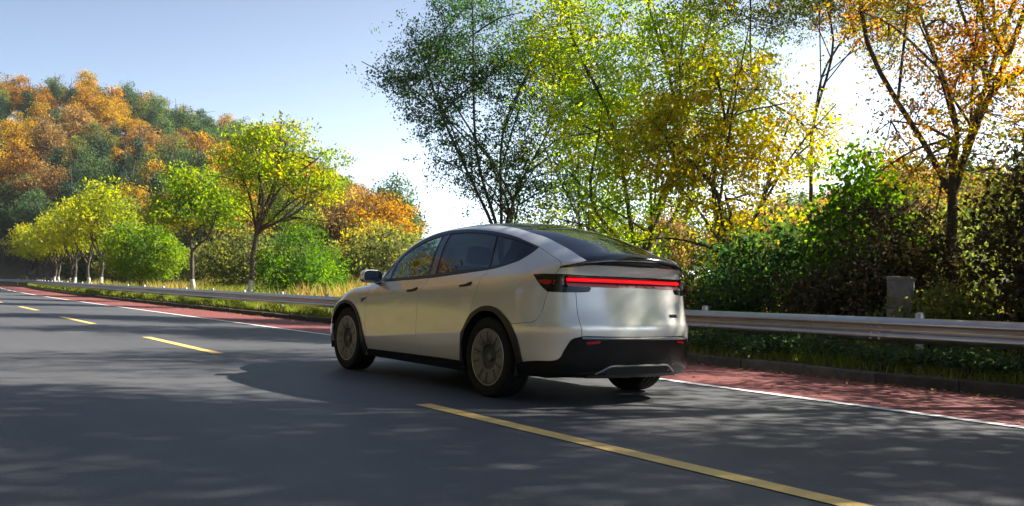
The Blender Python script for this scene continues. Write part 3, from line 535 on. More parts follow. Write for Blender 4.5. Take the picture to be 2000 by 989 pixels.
def build_grass():
    rng = np.random.default_rng(4)
    n = 42000; Y = -8+ (rng.random(n)**1.35)*108; d = KERB+.18+rng.random(n)**1.1*2.0; X = bend(Y)+d
    c = .5+.5*np.sin(Y*1.9+np.sin(d*3)); H = (.10+.18*rng.random(n))*(.55+.7*c); tint = np.clip(.18+.25*rng.random(n)+.25*(1-c)*rng.random(n), 0, 1)
    blades('verge_grass', 1, X, Y, H*np.interp(Y, [0, 60], [.9, 1.25]), np.interp(Y, [0, 60], [.014, .05]), tint, 'grass_mixed')
    n = 90000; Y = 6+rng.random(n)**1.2*84; d = 6.3+rng.random(n)**1.3*42; X = bend(Y)+d; p = np.sin(X*.45)+np.sin(Y*.33+X*.2)
    H = (.32+.5*rng.random(n))*(1+.3*p); tint = np.clip(.56+.2*p+.16*rng.normal(size=n), .05, 1)
    blades('dry_grass', 2, X, Y, H, .035+.02*rng.random(n), tint, 'grass_mixed', .25)
    n = 26000; Y = -30+rng.random(n)*85; d = -8.3-rng.random(n)**1.3*16; X = bend(Y)+d
    blades('bank_grass', 5, X, Y, .3+.5*rng.random(n), .03+.02*rng.random(n), np.clip(.4+.25*rng.normal(size=n), 0, 1), 'grass_mixed', .3)
    n = 16000; Y = -12+rng.random(n)*20; d = 5.6+rng.random(n)*6; X = bend(Y)+d
    blades('dry_grass', 3, X, Y, .25+.4*rng.random(n), .016+.0*Y, np.clip(.45+.25*rng.normal(size=n), 0, 1), 'grass_mixed', .3)
    n = 3000; Y = -8+rng.random(n)**1.3*70; d = KERB-.02-np.abs(rng.normal(0, .10, n)); far = rng.random(n) < .35; d = np.where(far, KERB-rng.random(n)**2*2.2, d); X = bend(Y)+d
    C = np.stack([X, Y, np.full(n, .018)], -1); V, F, T = leaf_arrays(rng, C, .06, rng.random(n), 3.0); V[:, 2] = np.maximum(V[:, 2], .010)
    tag(put('fallen_leaves', mesh_np('fallen_leaves', V, F, MAT['litter'], True, {'tint': T})), kind='stuff')
    n = 2500; Y = -8+rng.random(n)**1.3*60; d = KERB+.14+rng.random(n)*1.3; X = bend(Y)+d
    V, F, T = leaf_arrays(rng, np.stack([X, Y, np.full(n, .15)], -1), .07, rng.random(n), 3.0)
    tag(put('fallen_leaves', mesh_np('fallen_leaves', V, F, MAT['litter'], True, {'tint': T})), kind='stuff')
build_grass()
# ------------------------------------------------------------------ concrete post behind the rail
def concrete_post():
    e = empty('concrete_post', (6.1, .35, .1), .4); tag(e, 'weathered grey concrete post standing in the dark thicket behind the rail', 'post')
    for k in range(3): MB().box((0, 0, .2+.385*k-.0), (.36, .30, .378), bev=.012).build('concrete_block', MAT['concrete'], e)
    MB().box((0, 0, 1.18), (.375, .315, .06), bev=.015).build('cap', MAT['concrete'], e)
concrete_post()

# ================================================================== the car
# ---- car body surface: one half, u = columns (rear centre -> side -> front centre), v = rows (sill -> roof centre)
def car_net():
    # every row: 18 points (half width, y, z)
    R = []
    def row(*p): R.append([tuple(q) for q in p])
    SY = (-.2, .35, .9, 1.45, 2.0, 2.45)
    def side(a, z): return [(a[i], SY[i], z[i]) for i in range(6)]
    row((0,-.90,.235),(.35,-.88,.235),(.63,-.80,.24),(.81,-.68,.24),(.875,-.45,.225), *side([.87]*6,[.19]*6),
        (.88,2.85,.19),(.885,3.15,.195),(.84,3.38,.20),(.68,3.52,.20),(.46,3.64,.20),(.23,3.70,.20),(0,3.71,.20))
    row((0,-.965,.30),(.35,-.945,.30),(.63,-.87,.30),(.825,-.72,.30),(.90,-.46,.295), *side([.915,.922,.922,.922,.922,.92],[.285,.28,.28,.275,.27,.27]),
        (.93,2.85,.27),(.935,3.15,.27),(.88,3.40,.27),(.74,3.57,.27),(.48,3.68,.27),(.24,3.74,.27),(0,3.755,.27))
    row((0,-.99,.45),(.35,-.968,.45),(.63,-.88,.45),(.828,-.715,.465),(.925,-.46,.52), *side([.951,.950,.948,.948,.949,.950],[.535,.53,.495,.455,.415,.385]),
        (.957,2.85,.40),(.957,3.15,.40),(.90,3.41,.40),(.755,3.59,.40),(.49,3.705,.40),(.245,3.765,.40),(0,3.78,.40))
    row((0,-1.0,.645),(.35,-.98,.645),(.63,-.892,.645),(.836,-.725,.635),(.934,-.46,.60), *side([.953,.9515,.949,.949,.950,.951],[.575,.57,.535,.495,.455,.43]),
        (.958,2.85,.47),(.96,3.145,.48),(.90,3.405,.48),(.755,3.59,.48),(.49,3.705,.48),(.245,3.765,.48),(0,3.78,.48))
    row((0,-.987,.70),(.35,-.967,.70),(.625,-.878,.70),(.83,-.715,.695),(.932,-.455,.68), *side([.953,.949,.944,.943,.944,.948],[.66,.645,.625,.61,.595,.585]),
        (.96,2.85,.60),(.96,3.14,.59),(.90,3.40,.58),(.755,3.585,.575),(.49,3.70,.57),(.245,3.76,.57),(0,3.775,.57))
    row((0,-.952,.80),(.35,-.932,.80),(.62,-.843,.80),(.818,-.688,.80),(.917,-.44,.80), *side([.948,.945,.942,.941,.942,.944],[.78,.77,.76,.75,.735,.72]),
        (.953,2.85,.735),(.948,3.11,.72),(.89,3.375,.695),(.745,3.555,.68),(.48,3.665,.665),(.24,3.72,.67),(0,3.735,.67))
    row((0,-.925,.94),(.35,-.905,.94),(.62,-.82,.94),(.815,-.67,.94),(.905,-.43,.945), *side([.925,.928,.928,.928,.927,.927],[.945,.935,.92,.90,.88,.86]),
        (.932,2.84,.865),(.915,3.07,.835),(.845,3.32,.785),(.71,3.49,.775),(.46,3.60,.76),(.23,3.65,.77),(0,3.665,.775))
    row((0,-.90,1.08),(.35,-.88,1.08),(.615,-.80,1.08),(.79,-.65,1.08),(.868,-.43,1.075), *side([.888,.897,.90,.902,.903,.90],[1.065,1.035,1.0,.97,.945,.93]),
        (.885,2.76,.945),(.84,2.97,.915),(.745,3.16,.885),(.60,3.29,.885),(.39,3.37,.88),(.195,3.41,.887),(0,3.42,.89))
    row((0,-.93,1.185),(.35,-.908,1.183),(.60,-.82,1.175),(.735,-.665,1.172),(.805,-.43,1.172), *side([.842,.86,.872,.88,.882,.862],[1.155,1.115,1.075,1.04,1.012,.985]),
        (.775,2.52,.985),(.66,2.60,.995),(.52,2.67,1.005),(.39,2.72,1.015),(.26,2.755,1.022),(.13,2.775,1.028),(0,2.78,1.03))
    row((0,-.95,1.262),(.33,-.928,1.256),(.585,-.81,1.228),(.70,-.63,1.225),(.745,-.38,1.25),
        (.775,-.13,1.275),(.797,.37,1.245),(.81,.9,1.21),(.818,1.43,1.175),(.825,1.97,1.14),(.80,2.19,1.12),
        (.73,2.33,1.12),(.63,2.43,1.13),(.51,2.50,1.14),(.385,2.545,1.15),(.255,2.575,1.157),(.128,2.59,1.162),(0,2.595,1.163))
    row((0,-.74,1.343),(.30,-.72,1.332),(.49,-.60,1.328),(.595,-.44,1.352),(.655,-.24,1.378),
        (.70,.0,1.395),(.722,.42,1.39),(.732,.9,1.37),(.742,1.40,1.35),(.752,1.85,1.325),(.735,2.06,1.275),
        (.675,2.20,1.278),(.58,2.28,1.285),(.47,2.335,1.29),(.355,2.375,1.295),(.237,2.40,1.298),(.118,2.41,1.30),(0,2.415,1.301))
    row((0,-.45,1.448),(.27,-.43,1.438),(.44,-.33,1.435),(.53,-.2,1.444),(.585,-.04,1.465),
        (.622,.14,1.478),(.634,.47,1.502),(.634,.9,1.507),(.648,1.36,1.492),(.672,1.71,1.45),(.662,1.90,1.405),
        (.61,2.01,1.408),(.525,2.07,1.415),(.425,2.11,1.42),(.32,2.14,1.425),(.214,2.157,1.428),(.107,2.167,1.43),(0,2.17,1.431))
    row((0,-.15,1.533),(.23,-.13,1.527),(.38,-.06,1.519),(.455,.03,1.523),(.50,.12,1.525),
        (.535,.24,1.537),(.54,.53,1.570),(.54,.9,1.582),(.55,1.28,1.568),(.568,1.56,1.54),(.565,1.71,1.51),
        (.525,1.79,1.513),(.45,1.835,1.518),(.365,1.865,1.522),(.275,1.885,1.526),(.184,1.90,1.529),(.092,1.908,1.531),(0,1.91,1.532))
    row((0,.12,1.58),(.14,.14,1.578),(.23,.19,1.576),(.28,.25,1.583),(.31,.32,1.586),
        (.33,.41,1.596),(.335,.62,1.614),(.335,.9,1.622),(.335,1.16,1.61),(.345,1.38,1.595),(.335,1.51,1.58),
        (.305,1.575,1.575),(.26,1.605,1.574),(.21,1.63,1.574),(.158,1.65,1.574),(.105,1.662,1.574),(.052,1.67,1.574),(0,1.675,1.574))
    row((0,.34,1.617),(0,.35,1.618),(0,.37,1.62),(0,.41,1.623),(0,.47,1.627),
        (0,.54,1.631),(0,.70,1.637),(0,.9,1.639),(0,1.09,1.632),(0,1.24,1.62),(0,1.32,1.61),
        (0,1.37,1.605),(0,1.40,1.601),(0,1.43,1.598),(0,1.45,1.595),(0,1.465,1.593),(0,1.475,1.592),(0,1.48,1.591))
    return np.array(R)

class BodySurface:
    """uniform bicubic B-spline through the net; S(u,v) -> points on the left half (x <= 0)"""
    def __init__(self):
        P = car_net(); self.nr, self.nc = P.shape[:2]
        P = P.copy(); P[..., 0] *= -1
        Q = P + .85 * (P - self._b(self._pad(P)))
        Q[:, 0, 0] = 0; Q[:, -1, 0] = 0; Q[-1, :, 0] = 0
        self.Q = self._pad(Q)
    def _pad(self, P):
        m = np.array([-1, 1, 1])
        P = np.concatenate([P[:, 1:2] * m, P, P[:, -2:-1] * m], 1)
        return np.concatenate([2 * P[:1] - P[1:2], P, P[-2:-1] * m], 0)
    def _b(self, G):
        G = (G[:-2] + 4 * G[1:-1] + G[2:]) / 6
        return (G[:, :-2] + 4 * G[:, 1:-1] + G[:, 2:]) / 6
    @staticmethod
    def _w(t): return np.stack([(1-t)**3, 3*t**3-6*t**2+4, -3*t**3+3*t**2+3*t+1, t**3], -1) / 6
    @staticmethod
    def _d(t): return np.stack([-(1-t)**2, 3*t**2-4*t, -3*t**2+2*t+1, t**2], -1) / 2
    def ev(self, u, v, der=False):
        u = np.asarray(u, float); v = np.asarray(v, float)
        iu = np.clip(u.astype(int), 0, self.nc-2); iv = np.clip(v.astype(int), 0, self.nr-2)
        tu, tv = u-iu, v-iv
        G = np.stack([np.stack([self.Q[iv+j, iu+i] for i in range(4)], -2) for j in range(4)], -3)
        wu, wv = self._w(tu), self._w(tv)
        S = np.einsum('...j,...i,...jik->...k', wv, wu, G)
        if not der: return S
        Su = np.einsum('...j,...i,...jik->...k', wv, self._d(tu), G)
        Sv = np.einsum('...j,...i,...jik->...k', self._d(tv), wu, G)
        N = np.cross(Sv, Su)
        l = np.linalg.norm(N, axis=-1, keepdims=True); N = np.where(l > 1e-9, N/np.maximum(l,1e-9), np.array([0,0,1.]))
        return S, N, Su, Sv

UV = {
    'FD': [(9.685,8.005),(9.806,7.469),(9.906,6.543),(9.924,6.007),(9.935,5.585),(9.93,4.144),(9.82,2.242),(9.835,0.947)],
    'DG': [(7.484,7.917),(7.624,6.024),(7.668,5.43),(7.687,4.192),(7.666,2.279),(7.645,0.948)],
    'SB': [(9.835,0.947),(8.619,0.967),(7.645,0.948),(6.871,0.945),(6.209,0.929)],
    'AF': [(9.847,0.943),(9.933,2.519),(10.217,4.095),(10.573,5.013),(11.016,5.391),(11.482,5.411),(12.009,5.202),(12.301,4.457),(12.434,3.352)],
    'AR': [(6.211,0.911),(6.161,1.574),(6.07,3.254),(5.906,4.494),(5.681,4.989),(5.431,5.18),(5.147,5.088),(4.858,4.742),(4.445,3.906),(4.111,2.193),(3.943,1.262)],
    'QB': [(4.445,3.906),(3.886,3.932),(3.498,3.995),(3.346,4.227),(3.239,4.561),(3.107,5.13),(2.935,6.053)],
    'RD': [(5.67,8.002),(5.639,7.639),(5.71,7.506),(5.763,7.33),(5.792,5.983),(5.882,4.999),(5.902,4.617)],
    'DT': [(9.588,8.54),(9.867,8.971),(10.165,9.326),(9.785,10.219),(9.299,10.828),(8.777,11.212),(8.379,11.587),(7.782,11.616),(7.169,11.531),(6.556,11.354),(5.737,11.092),(4.879,10.688),(4.269,10.164),(3.652,9.792)],
    'DB': [(3.652,9.792),(3.935,9.432),(4.247,9.04),(4.534,8.693),(4.792,8.446),(5.26,8.159),(5.67,8.002),(6.446,7.962),(7.465,7.911),(9.084,7.985)],
    'IT': [(8.949,8.297),(9.1,8.988),(9.249,9.573),(9.044,10.066),(8.592,10.551),(8.176,10.855),(7.707,11.033),(7.186,11.078),(6.452,10.952),(5.624,10.653),(4.925,10.24),(4.329,9.874),(3.891,9.723)],
    'IB': [(3.896,9.69),(4.344,9.104),(4.775,8.627),(5.278,8.332),(5.671,8.221),(6.486,8.248),(7.217,8.235),(7.514,8.22),(8.231,8.238),(8.944,8.282)],
    'QLT': [(9.434,8.513),(9.567,8.855),(9.647,9.19),(9.888,9.613),(9.31,9.062),(9.047,8.296),(9.172,8.276)],
    'P3': [(7.941,11.599),(7.536,8.088)],
    'P4': [(7.87,11.561),(7.498,8.076)],
    'P5': [(7.653,11.458),(7.284,8.006)],
    'P6': [(7.597,11.434),(7.248,7.993)],
    'P7': [(5.64,10.97),(5.664,8.045)],
    'P8': [(5.583,10.976),(5.619,8.027)],
    'SM': [(4.377,11.999),(4.762,10.609)],
    'GE': [(6.055,12.233),(4.377,11.999),(3.319,11.42),(2.7,10.999),(2.404,10.416),(2.137,9.882),(1.932,9.311),(1.696,8.622)],
    'CG': [(3.652,9.792),(3.278,9.422),(2.928,9.006),(2.789,8.721),(2.709,8.343),(2.672,7.786),(2.713,7.382),(2.766,7.13)],
    'GL': [(2.766,7.13),(2.779,6.513),(2.884,6.065)],
    'GB': [(1.979,6.077),(1.983,5.454),(1.983,4.553),(1.936,3.383),(1.897,2.703)],
    'TB': [(3.641,7.158),(3.291,6.559),(3.171,6.37),(3.054,6.206),(2.972,6.11),(2.884,6.065),(2.212,6.065),(1.604,6.128),(1.516,6.222),(1.482,6.313),(1.508,6.402)],
    'TT': [(3.641,7.158),(3.207,7.198),(2.762,7.189),(2.163,7.168),(1.586,7.122),(0.721,7.12)],
    'LN': [(3.353,6.75),(2.834,6.768),(2.891,6.508),(3.226,6.556)],
    'LN2': [(2.741,6.789),(2.675,6.792),(2.732,6.5),(2.769,6.498)],
    'SP': [(2.672,7.786),(2.176,7.981),(1.635,8.229),(0.856,8.17)],
    'SQ': [(2.672,7.786),(2.199,8.188),(1.695,8.586)],
    'LO': [(3.928,1.242),(3.316,1.396),(2.645,1.578),(2.407,2.083),(2.273,2.405),(2.152,2.573),(1.888,2.678)],
    'RF': [(1.736,2.44),(1.331,2.493),(1.389,2.392),(1.731,2.341)],
    'H1': [(8.137,6.382),(7.955,6.382),(7.811,6.675),(7.765,6.586),(7.812,6.264),(8.106,6.135)],
    'H2': [(6.335,6.578),(6.145,6.564),(6.034,6.828),(5.982,6.759),(6.016,6.492),(6.302,6.396)],
    'TRI': [(10.3,5.686),(9.916,5.808),(10.188,5.357)],
    'DF': [(1.322,0.837),(1.127,1.209),(0.9,1.506),(0.449,1.561)],
}

def car_materials():
    m, t, b = material('champagne_paint')
    b.inputs['Base Color'].default_value = (.76, .725, .67, 1); b.inputs['Metallic'].default_value = .36; b.inputs['Roughness'].default_value = .25
    b.inputs['Coat Weight'].default_value = 1.0; b.inputs['Coat Roughness'].default_value = .03
    tc = N(t, 'ShaderNodeTexCoord'); nz = noise(t, 900, 1, .5, tc.outputs['Object'])
    t.links.new(mix(t, (.73, .695, .64), (.79, .755, .70), nz.outputs[0]), b.inputs['Base Color'])
    plain('black_gloss', (.006, .006, .007), .12, 0, .6)
    plain('black_trim', (.008, .008, .009), .38, 0, 0, .4)
    plain('black_cladding', (.004, .004, .0045), .27, 0, 0, .28)
    plain('dark_inside', (.008, .008, .009), .8)
    plain('seat_dark', (.02, .02, .022), .55)
    plain('rubber', (.007, .007, .007), .7, 0, 0, .25)
    plain('wheel_grey', (.15, .148, .145), .40, .5)
    plain('wheel_dark', (.065, .064, .062), .45, .4)
    plain('rim_silver', (.55, .54, .53), .3, .9)
    plain('highlight_grey', (.3, .29, .3), .25, .9)  # pale metal tone that paints in the highlight along the lower bumper edges
    plain('ledge_grey', (.22, .215, .225), .38, .3, .3)
    plain('mirror_glass', (.32, .33, .34), .03, 1)
    plain('red_lens', (.45, .01, .012), .15, 0, .5)
    plain('lens_grey', (.16, .14, .12), .2, .3, .6)
    plain('light_red', (.35, .004, .008), .3, 0, 0, .5, (1, .002, .006), .42)
    plain('white_lamp', (.8, .8, .8), .3, 0, 0, .5, (1, .85, .75), .15)
    plain('badge_text', (.16, .16, .16), .4, .6)
    for nm, tint, ref in (('glass_front', (.28, .36, .31), 1), ('glass_dark', (.018, .02, .018), 1), ('glass_roof', (.02, .022, .022), 1)):
        m = bpy.data.materials.new(nm); m.use_nodes = True; t = m.node_tree; t.nodes.clear(); MAT[nm] = m
        o = N(t, 'ShaderNodeOutputMaterial'); tr = N(t, 'ShaderNodeBsdfTransparent'); tr.inputs[0].default_value = (*tint, 1)
        gl = N(t, 'ShaderNodeBsdfGlossy'); gl.inputs['Roughness'].default_value = .015; gl.inputs[0].default_value = (.95, .95, .95, 1)
        ge = N(t, 'ShaderNodeNewGeometry'); dt = N(t, 'ShaderNodeVectorMath', operation='DOT_PRODUCT'); t.links.new(ge.outputs['Normal'], dt.inputs[0]); t.links.new(ge.outputs['Incoming'], dt.inputs[1])
        ab = N(t, 'ShaderNodeMath', operation='ABSOLUTE'); t.links.new(dt.outputs['Value'], ab.inputs[0]); om = N(t, 'ShaderNodeMath', operation='SUBTRACT', use_clamp=True); om.inputs[0].default_value = 1; t.links.new(ab.outputs[0], om.inputs[1])
        pw = N(t, 'ShaderNodeMath', operation='POWER'); t.links.new(om.outputs[0], pw.inputs[0]); pw.inputs[1].default_value = 5; fr = N(t, 'ShaderNodeMath', operation='MULTIPLY_ADD'); t.links.new(pw.outputs[0], fr.inputs[0]); fr.inputs[1].default_value = .93; fr.inputs[2].default_value = .07
        mx = N(t, 'ShaderNodeMixShader'); t.links.new(fr.outputs[0], mx.inputs[0]); t.links.new(tr.outputs[0], mx.inputs[1]); t.links.new(gl.outputs[0], mx.inputs[2])
        t.links.new(mx.outputs[0], o.inputs[0])
car_materials()
WB = 2.89; RT = .356
UVS = np.array([.45, .125])

def pts_in_poly(P, poly):
    x, y = P[:, 0], P[:, 1]; inside = np.zeros(len(P), bool)
    x0, y0 = poly[:, 0], poly[:, 1]; x1, y1 = np.roll(x0, -1), np.roll(y0, -1)
    for a, b, c, d in zip(x0, y0, x1, y1):
        if b == d: continue
        inside ^= ((b > y) != (d > y)) & (x < (c-a)*(y-b)/(d-b)+a)
    return inside

def build_car():
    S = BodySurface(); K = S.nr-1
    car = empty('car', (0, 0, 0))
    tag(car, 'champagne silver electric crossover driving away with its red rear light bar lit', 'car')
    C = {k: catmull(v, 5) for k, v in UV.items()}
    Ln = lambda *p: np.array(p, float)
    rev = lambda k: C[k][::-1]
    # side projection -> uv
    gu, gv = np.meshgrid(np.linspace(3, 14, 440), np.linspace(0, 6.4, 256)); G = S.ev(gu, gv).reshape(-1, 3); guv = np.c_[gu.ravel(), gv.ravel()]
    def side_uv(yz):
        return np.array([guv[np.argmin((G[:, 1]-y)**2+(G[:, 2]-z)**2)] for y, z in yz])
    def arch_in(yc, r, a0, a1, n=26, sx=1.0):
        a = np.linspace(rad(a0), rad(a1), n); return side_uv(np.c_[yc+r*sx*np.cos(a), RT+r*np.sin(a)])
    inF = arch_in(WB, .402, -24, 204); inR = arch_in(0, .412, -22, 204)
    AF = np.concatenate([C['AF'], Ln((12.5, 2.2), (12.52, 1.0))]); AR = C['AR']
    polys = []
    def P(name, *parts):
        q = np.concatenate([x for x in parts if len(x)])
        if q.ndim < 2: print("EMPTY", name); return
        polys.append((name, q))
    P('front_bumper', Ln((12.52, .0), (17, 0), (17, 6.05), (14.3, 5.9), (12.9, 5.5), (12.25, 5.1), (12.35, 4.4)), AF[-14:-1])
    P('lower_grille', Ln((12.7, 0), (17, 0), (17, 1.75), (13.6, 1.75), (13.0, 1.5)))
    P('fender', C['FD'], Ln((9.85, .4), (12.5, .4)), AF[::-1][:12], Ln((12.35, 4.4), (12.25, 5.1), (12.9, 5.5), (12.6, 6.55), (11.2, 7.15), (10.35, 7.75), (9.9, 7.98)))
    P('hood', Ln((17, 6.05), (14.3, 5.98), (12.6, 6.55), (11.2, 7.15), (10.35, 7.75), (10.3, 7.97), (13, 7.98), (17, 7.98)))
    P('headlight', Ln((12.2, 5.6), (12.7, 5.6), (14.2, 5.9), (14.25, 6.0), (12.7, 6.45), (12.05, 6.25)))
    P('door', C['FD'], C['SB'][:11][:], Ln(*UV['SB'][2:3]), rev('DG')[1:], Ln((8.3, 7.95), (9.08, 7.98), (9.45, 8.1)))
    P('rear_door', C['DG'], C['SB'][C['SB'][:, 0] < 7.5], C['AR'][:12], rev('RD'), Ln((6.45, 7.95)))
    P('quarter_panel', C['RD'], C['AR'][10:41], C['QB'], Ln((2.9, 6.3), (2.766, 7.13)), rev('CG'), C['DB'][:31])
    P('bumper_corner', C['QB'], Ln((2.8, 6.3), (2.0, 6.3)), C['GB'][1:], rev('LO'), C['AR'][40:][::-1])
    P('tailgate', Ln((0, 2.68), (1.0, 2.69), (1.7, 2.70)), rev('GB'), Ln((2.05, 6.35), (2.75, 6.35), (2.766, 7.13)), rev('CG'), C['DT'][::-1][1:8], rev('SM'), Ln((3, 12.1), (0, 12.3)))
    P('window_trim', C['DT'], C['DB'], Ln((9.45, 8.1)))
    IN = np.concatenate([C['IT'], C['IB'][1:-1]])
    win = lambda a, b: None
    def clip_between(lo, hi):
        """part of the inner glass outline between two slanted lines given as ((u,v),(u,v)); lo = front side, hi = rear side"""
        poly = IN
        for ln, sgn in ((lo, 1), (hi, -1)):
            if ln is None: continue
            (a, b), (c, d) = ln; f = lambda p: -sgn*((p[0]-a)*(d-b)-(p[1]-b)*(c-a))
            out = []
            for i in range(len(poly)):
                p, q = poly[i], poly[(i+1) % len(poly)]; fp, fq = f(p), f(q)
                if fp >= 0: out.append(p)
                if fp*fq < 0: out.append(p+(q-p)*fp/(fp-fq))
            poly = np.array(out)
        return poly
    def seg(k):                                       # extended line, bottom -> top
        t, b = np.array(UV[k][0]), np.array(UV[k][1]); return (tuple(b-(t-b)), tuple(t+(t-b)))
    P('quarter_light', np.array(UV['QLT']))
    P('front_window', clip_between(None, seg('P3')))
    P('pillar_cover', clip_between(seg('P4'), seg('P5')))
    P('side_window', clip_between(seg('P6'), seg('P7')))
    P('quarter_window', clip_between(seg('P8'), None))
    P('windscreen', Ln((17, 8.03), (11.6, 8.05), (11.0, 8.5), (10.85, 9.5), (10.7, 10.5), (10.6, 11.5), (10.5, 12.25), (13, 12.45), (17, 12.5)))
    roof_edge = Ln((4.377, 11.999), (5.2, 12.17), (6.055, 12.233), (7, 12.3), (8, 12.3), (9, 12.27), (9.8, 12.25), (10.5, 12.25))
    P('roof_glass', Ln((0, 12.3), (3, 12.1)), catmull(roof_edge, 4), Ln((13, 12.45), (17, 12.5), (17, K), (0, K)))
    P('rear_window', Ln((0, 12.3), (3, 12.1)), C['GE'][5:], Ln((1.2, 8.75), (.6, 8.8), (0, 8.82)))
    P('spoiler', C['SP'], Ln((.4, 8.14), (0, 8.13), (0, 9.15), (.6, 9.13), (1.12, 9.07), (1.45, 8.9)), rev('SQ'))
    P('tail_lamp', C['TB'][:26], Ln((2.779, 6.6), (2.762, 7.189)), C['TT'][:11][::-1])
    P('light_panel', Ln((2.762, 7.189), (2.779, 6.6), (2.884, 6.065)), C['TB'][26:], Ln((1.3, 6.42), (.6, 6.43), (0, 6.43), (0, 7.12)), rev('TT')[:-9])
    P('lamp_lens', catmull(UV['LN']+UV['LN'][:1], 2))
    P('lamp_lens', np.array(UV['LN2']))
    P('light_cavity', Ln((0, 6.43), (.7, 6.43), (1.4, 6.42), (2.0, 6.39), (2.33, 6.37), (2.42, 6.6), (2.36, 6.99), (2.2, 7.02), (1.4, 6.99), (0, 6.98)))
    P('rear_cladding', Ln((0, 0), (0, 2.68), (1.0, 2.69), (1.7, 2.70)), rev('LO'), Ln((4.25, 1.1), (4.5, 0)))
    P('sill_cladding', Ln((5.9, 0), (6.15, 1.0)), C['SB'][::-1], Ln((9.95, .5), (10.0, 0)))
    P('wheel_arch', AF, inF)
    P('wheel_arch', AR, inR[::-1] if inR[0, 0] < inR[-1, 0] else inR)
    hF = arch_in(WB, .402, -24, 204); P('void', hF, Ln((hF[-1, 0], 0), (hF[0, 0], 0)))
    hR = arch_in(0, .412, -22, 204); P('void', hR, Ln((hR[-1, 0], 0), (hR[0, 0], 0)))
    # --- triangulate the whole half in (u,v)
    verts = []; edges = []; idx = {}
    def vid(p):
        k = (round(p[0]*2000), round(p[1]*2000))
        if k not in idx: idx[k] = len(verts); verts.append((k[0]/2000, k[1]/2000))
        return idx[k]
    for nm, pl in polys:
        ids = [vid((min(max(a, 0), 17), min(max(b, 0), K))) for a, b in pl]
        for i in range(len(ids)):
            if ids[i] != ids[(i+1) % len(ids)]: edges.append((ids[i], ids[(i+1) % len(ids)]))
    corners = [vid(q) for q in ((0, 0), (17, 0), (17, K), (0, K))]
    edges += [(corners[i], corners[(i+1) % 4]) for i in range(4)]
    edges = list({tuple(sorted(e_)) for e_ in edges})
    E = np.array(verts); Ed = np.array([(E[a]+E[b])/2 for a, b in edges]); near = np.concatenate([E, Ed])*UVS
    gu = np.arange(0, 17.001, 1/15); gv = np.arange(0, K+.001, 1/6)
    Gp = np.array([(a, b) for a in gu for b in gv])
    d = np.full(len(Gp), 9.)
    for i in range(0, len(near), 400):
        q = near[i:i+400]; d = np.minimum(d, np.sqrt(((Gp*UVS)[:, None]-q[None])**2).max(-1).min(1) if False else np.hypot((Gp*UVS)[:, None, 0]-q[None, :, 0], (Gp*UVS)[:, None, 1]-q[None, :, 1]).min(1))
    onb = (Gp[:, 0] < 1e-6) | (Gp[:, 0] > 17-1e-6) | (Gp[:, 1] < 1e-6) | (Gp[:, 1] > K-1e-6)
    Gp = Gp[(d > .009) | (onb & (d > .004))]
    allv = np.concatenate([E, Gp])
    res = delaunay_2d_cdt([Vector(v) for v in (allv*UVS)], edges, [], 0, 1e-6)
    V2 = np.array([v[:] for v in res[0]])/UVS; T = np.array([f[:] for f in res[2]])
    V2[:, 0] = V2[:, 0].clip(0, 17); V2[:, 1] = V2[:, 1].clip(0, K)
    cen = V2[T].mean(1)
    own = np.full(len(T), -1)
    for i, (nm, pl) in enumerate(polys): own[pts_in_poly(cen, pl)] = i
    X, Nn, _, _ = S.ev(V2[:, 0], V2[:, 1], True)
    # keep triangles facing out
    fn = np.cross(X[T[:, 1]]-X[T[:, 0]], X[T[:, 2]]-X[T[:, 0]]); bad = np.einsum('ij,ij->i', fn, Nn[T].mean(1)) < 0
    T[bad] = T[bad][:, ::-1]; ok = np.linalg.norm(fn, axis=1) > 1e-9; T = T[ok]; own = own[ok]
    names = [p[0] for p in polys]
    PAINT, BT, BG, BC = MAT['champagne_paint'], MAT['black_trim'], MAT['black_gloss'], MAT['black_cladding']
    #        material, offset, gap, lip, spans centre
    spec = dict(body=(PAINT, 0, .0015, .016, True), front_bumper=(PAINT, 0, .002, .016, True), lower_grille=(BC, -.012, 0, .02, True), fender=(PAINT, 0, .002, .016, False),
        hood=(PAINT, 0, .002, .016, True), headlight=(BG, 0, .001, .01, False), door=(PAINT, 0, .0026, .018, False), rear_door=(PAINT, 0, .0026, .018, False),
        quarter_panel=(PAINT, 0, .0022, .016, False), bumper_corner=(PAINT, 0, .002, .016, False), tailgate=(PAINT, 0, .0026, .018, True),
        window_trim=(BT, .003, .0004, .01, False), quarter_light=(MAT['glass_front'], -.002, 0, 0, False), front_window=(MAT['glass_front'], -.002, 0, 0, False),
        pillar_cover=(BG, .0, .0015, .006, False), side_window=(MAT['glass_dark'], -.002, 0, 0, False), quarter_window=(MAT['glass_dark'], -.002, 0, 0, False),
        windscreen=(MAT['glass_front'], -.002, .001, 0, True), roof_glass=(MAT['glass_roof'], 0, .0015, .006, True), rear_window=(MAT['glass_dark'], -.003, .001, .0, True),
        spoiler=(BG, .021, -.005, .034, True), tail_lamp=(BG, .003, .001, .012, False), light_panel=(BG, .003, .001, .012, True), lamp_lens=(MAT['red_lens'], .0035, 0, .004, False),
        rear_cladding=(BC, .004, .0015, .03, True), sill_cladding=(BC, .004, .0015, .03, False), wheel_arch=(BT, .013, -.001, .045, False))
    objs = {}
    groups = {}
    for i, nm in enumerate(names): groups.setdefault(nm, []).append(i)
    groups['body'] = [-1]
    todo = []
    for nm, ids in groups.items():
        if nm in ('void', 'light_cavity'): continue
        if nm in ('wheel_arch',):
            for i in ids: todo.append((nm, [i]))
        else: todo.append((nm, ids))
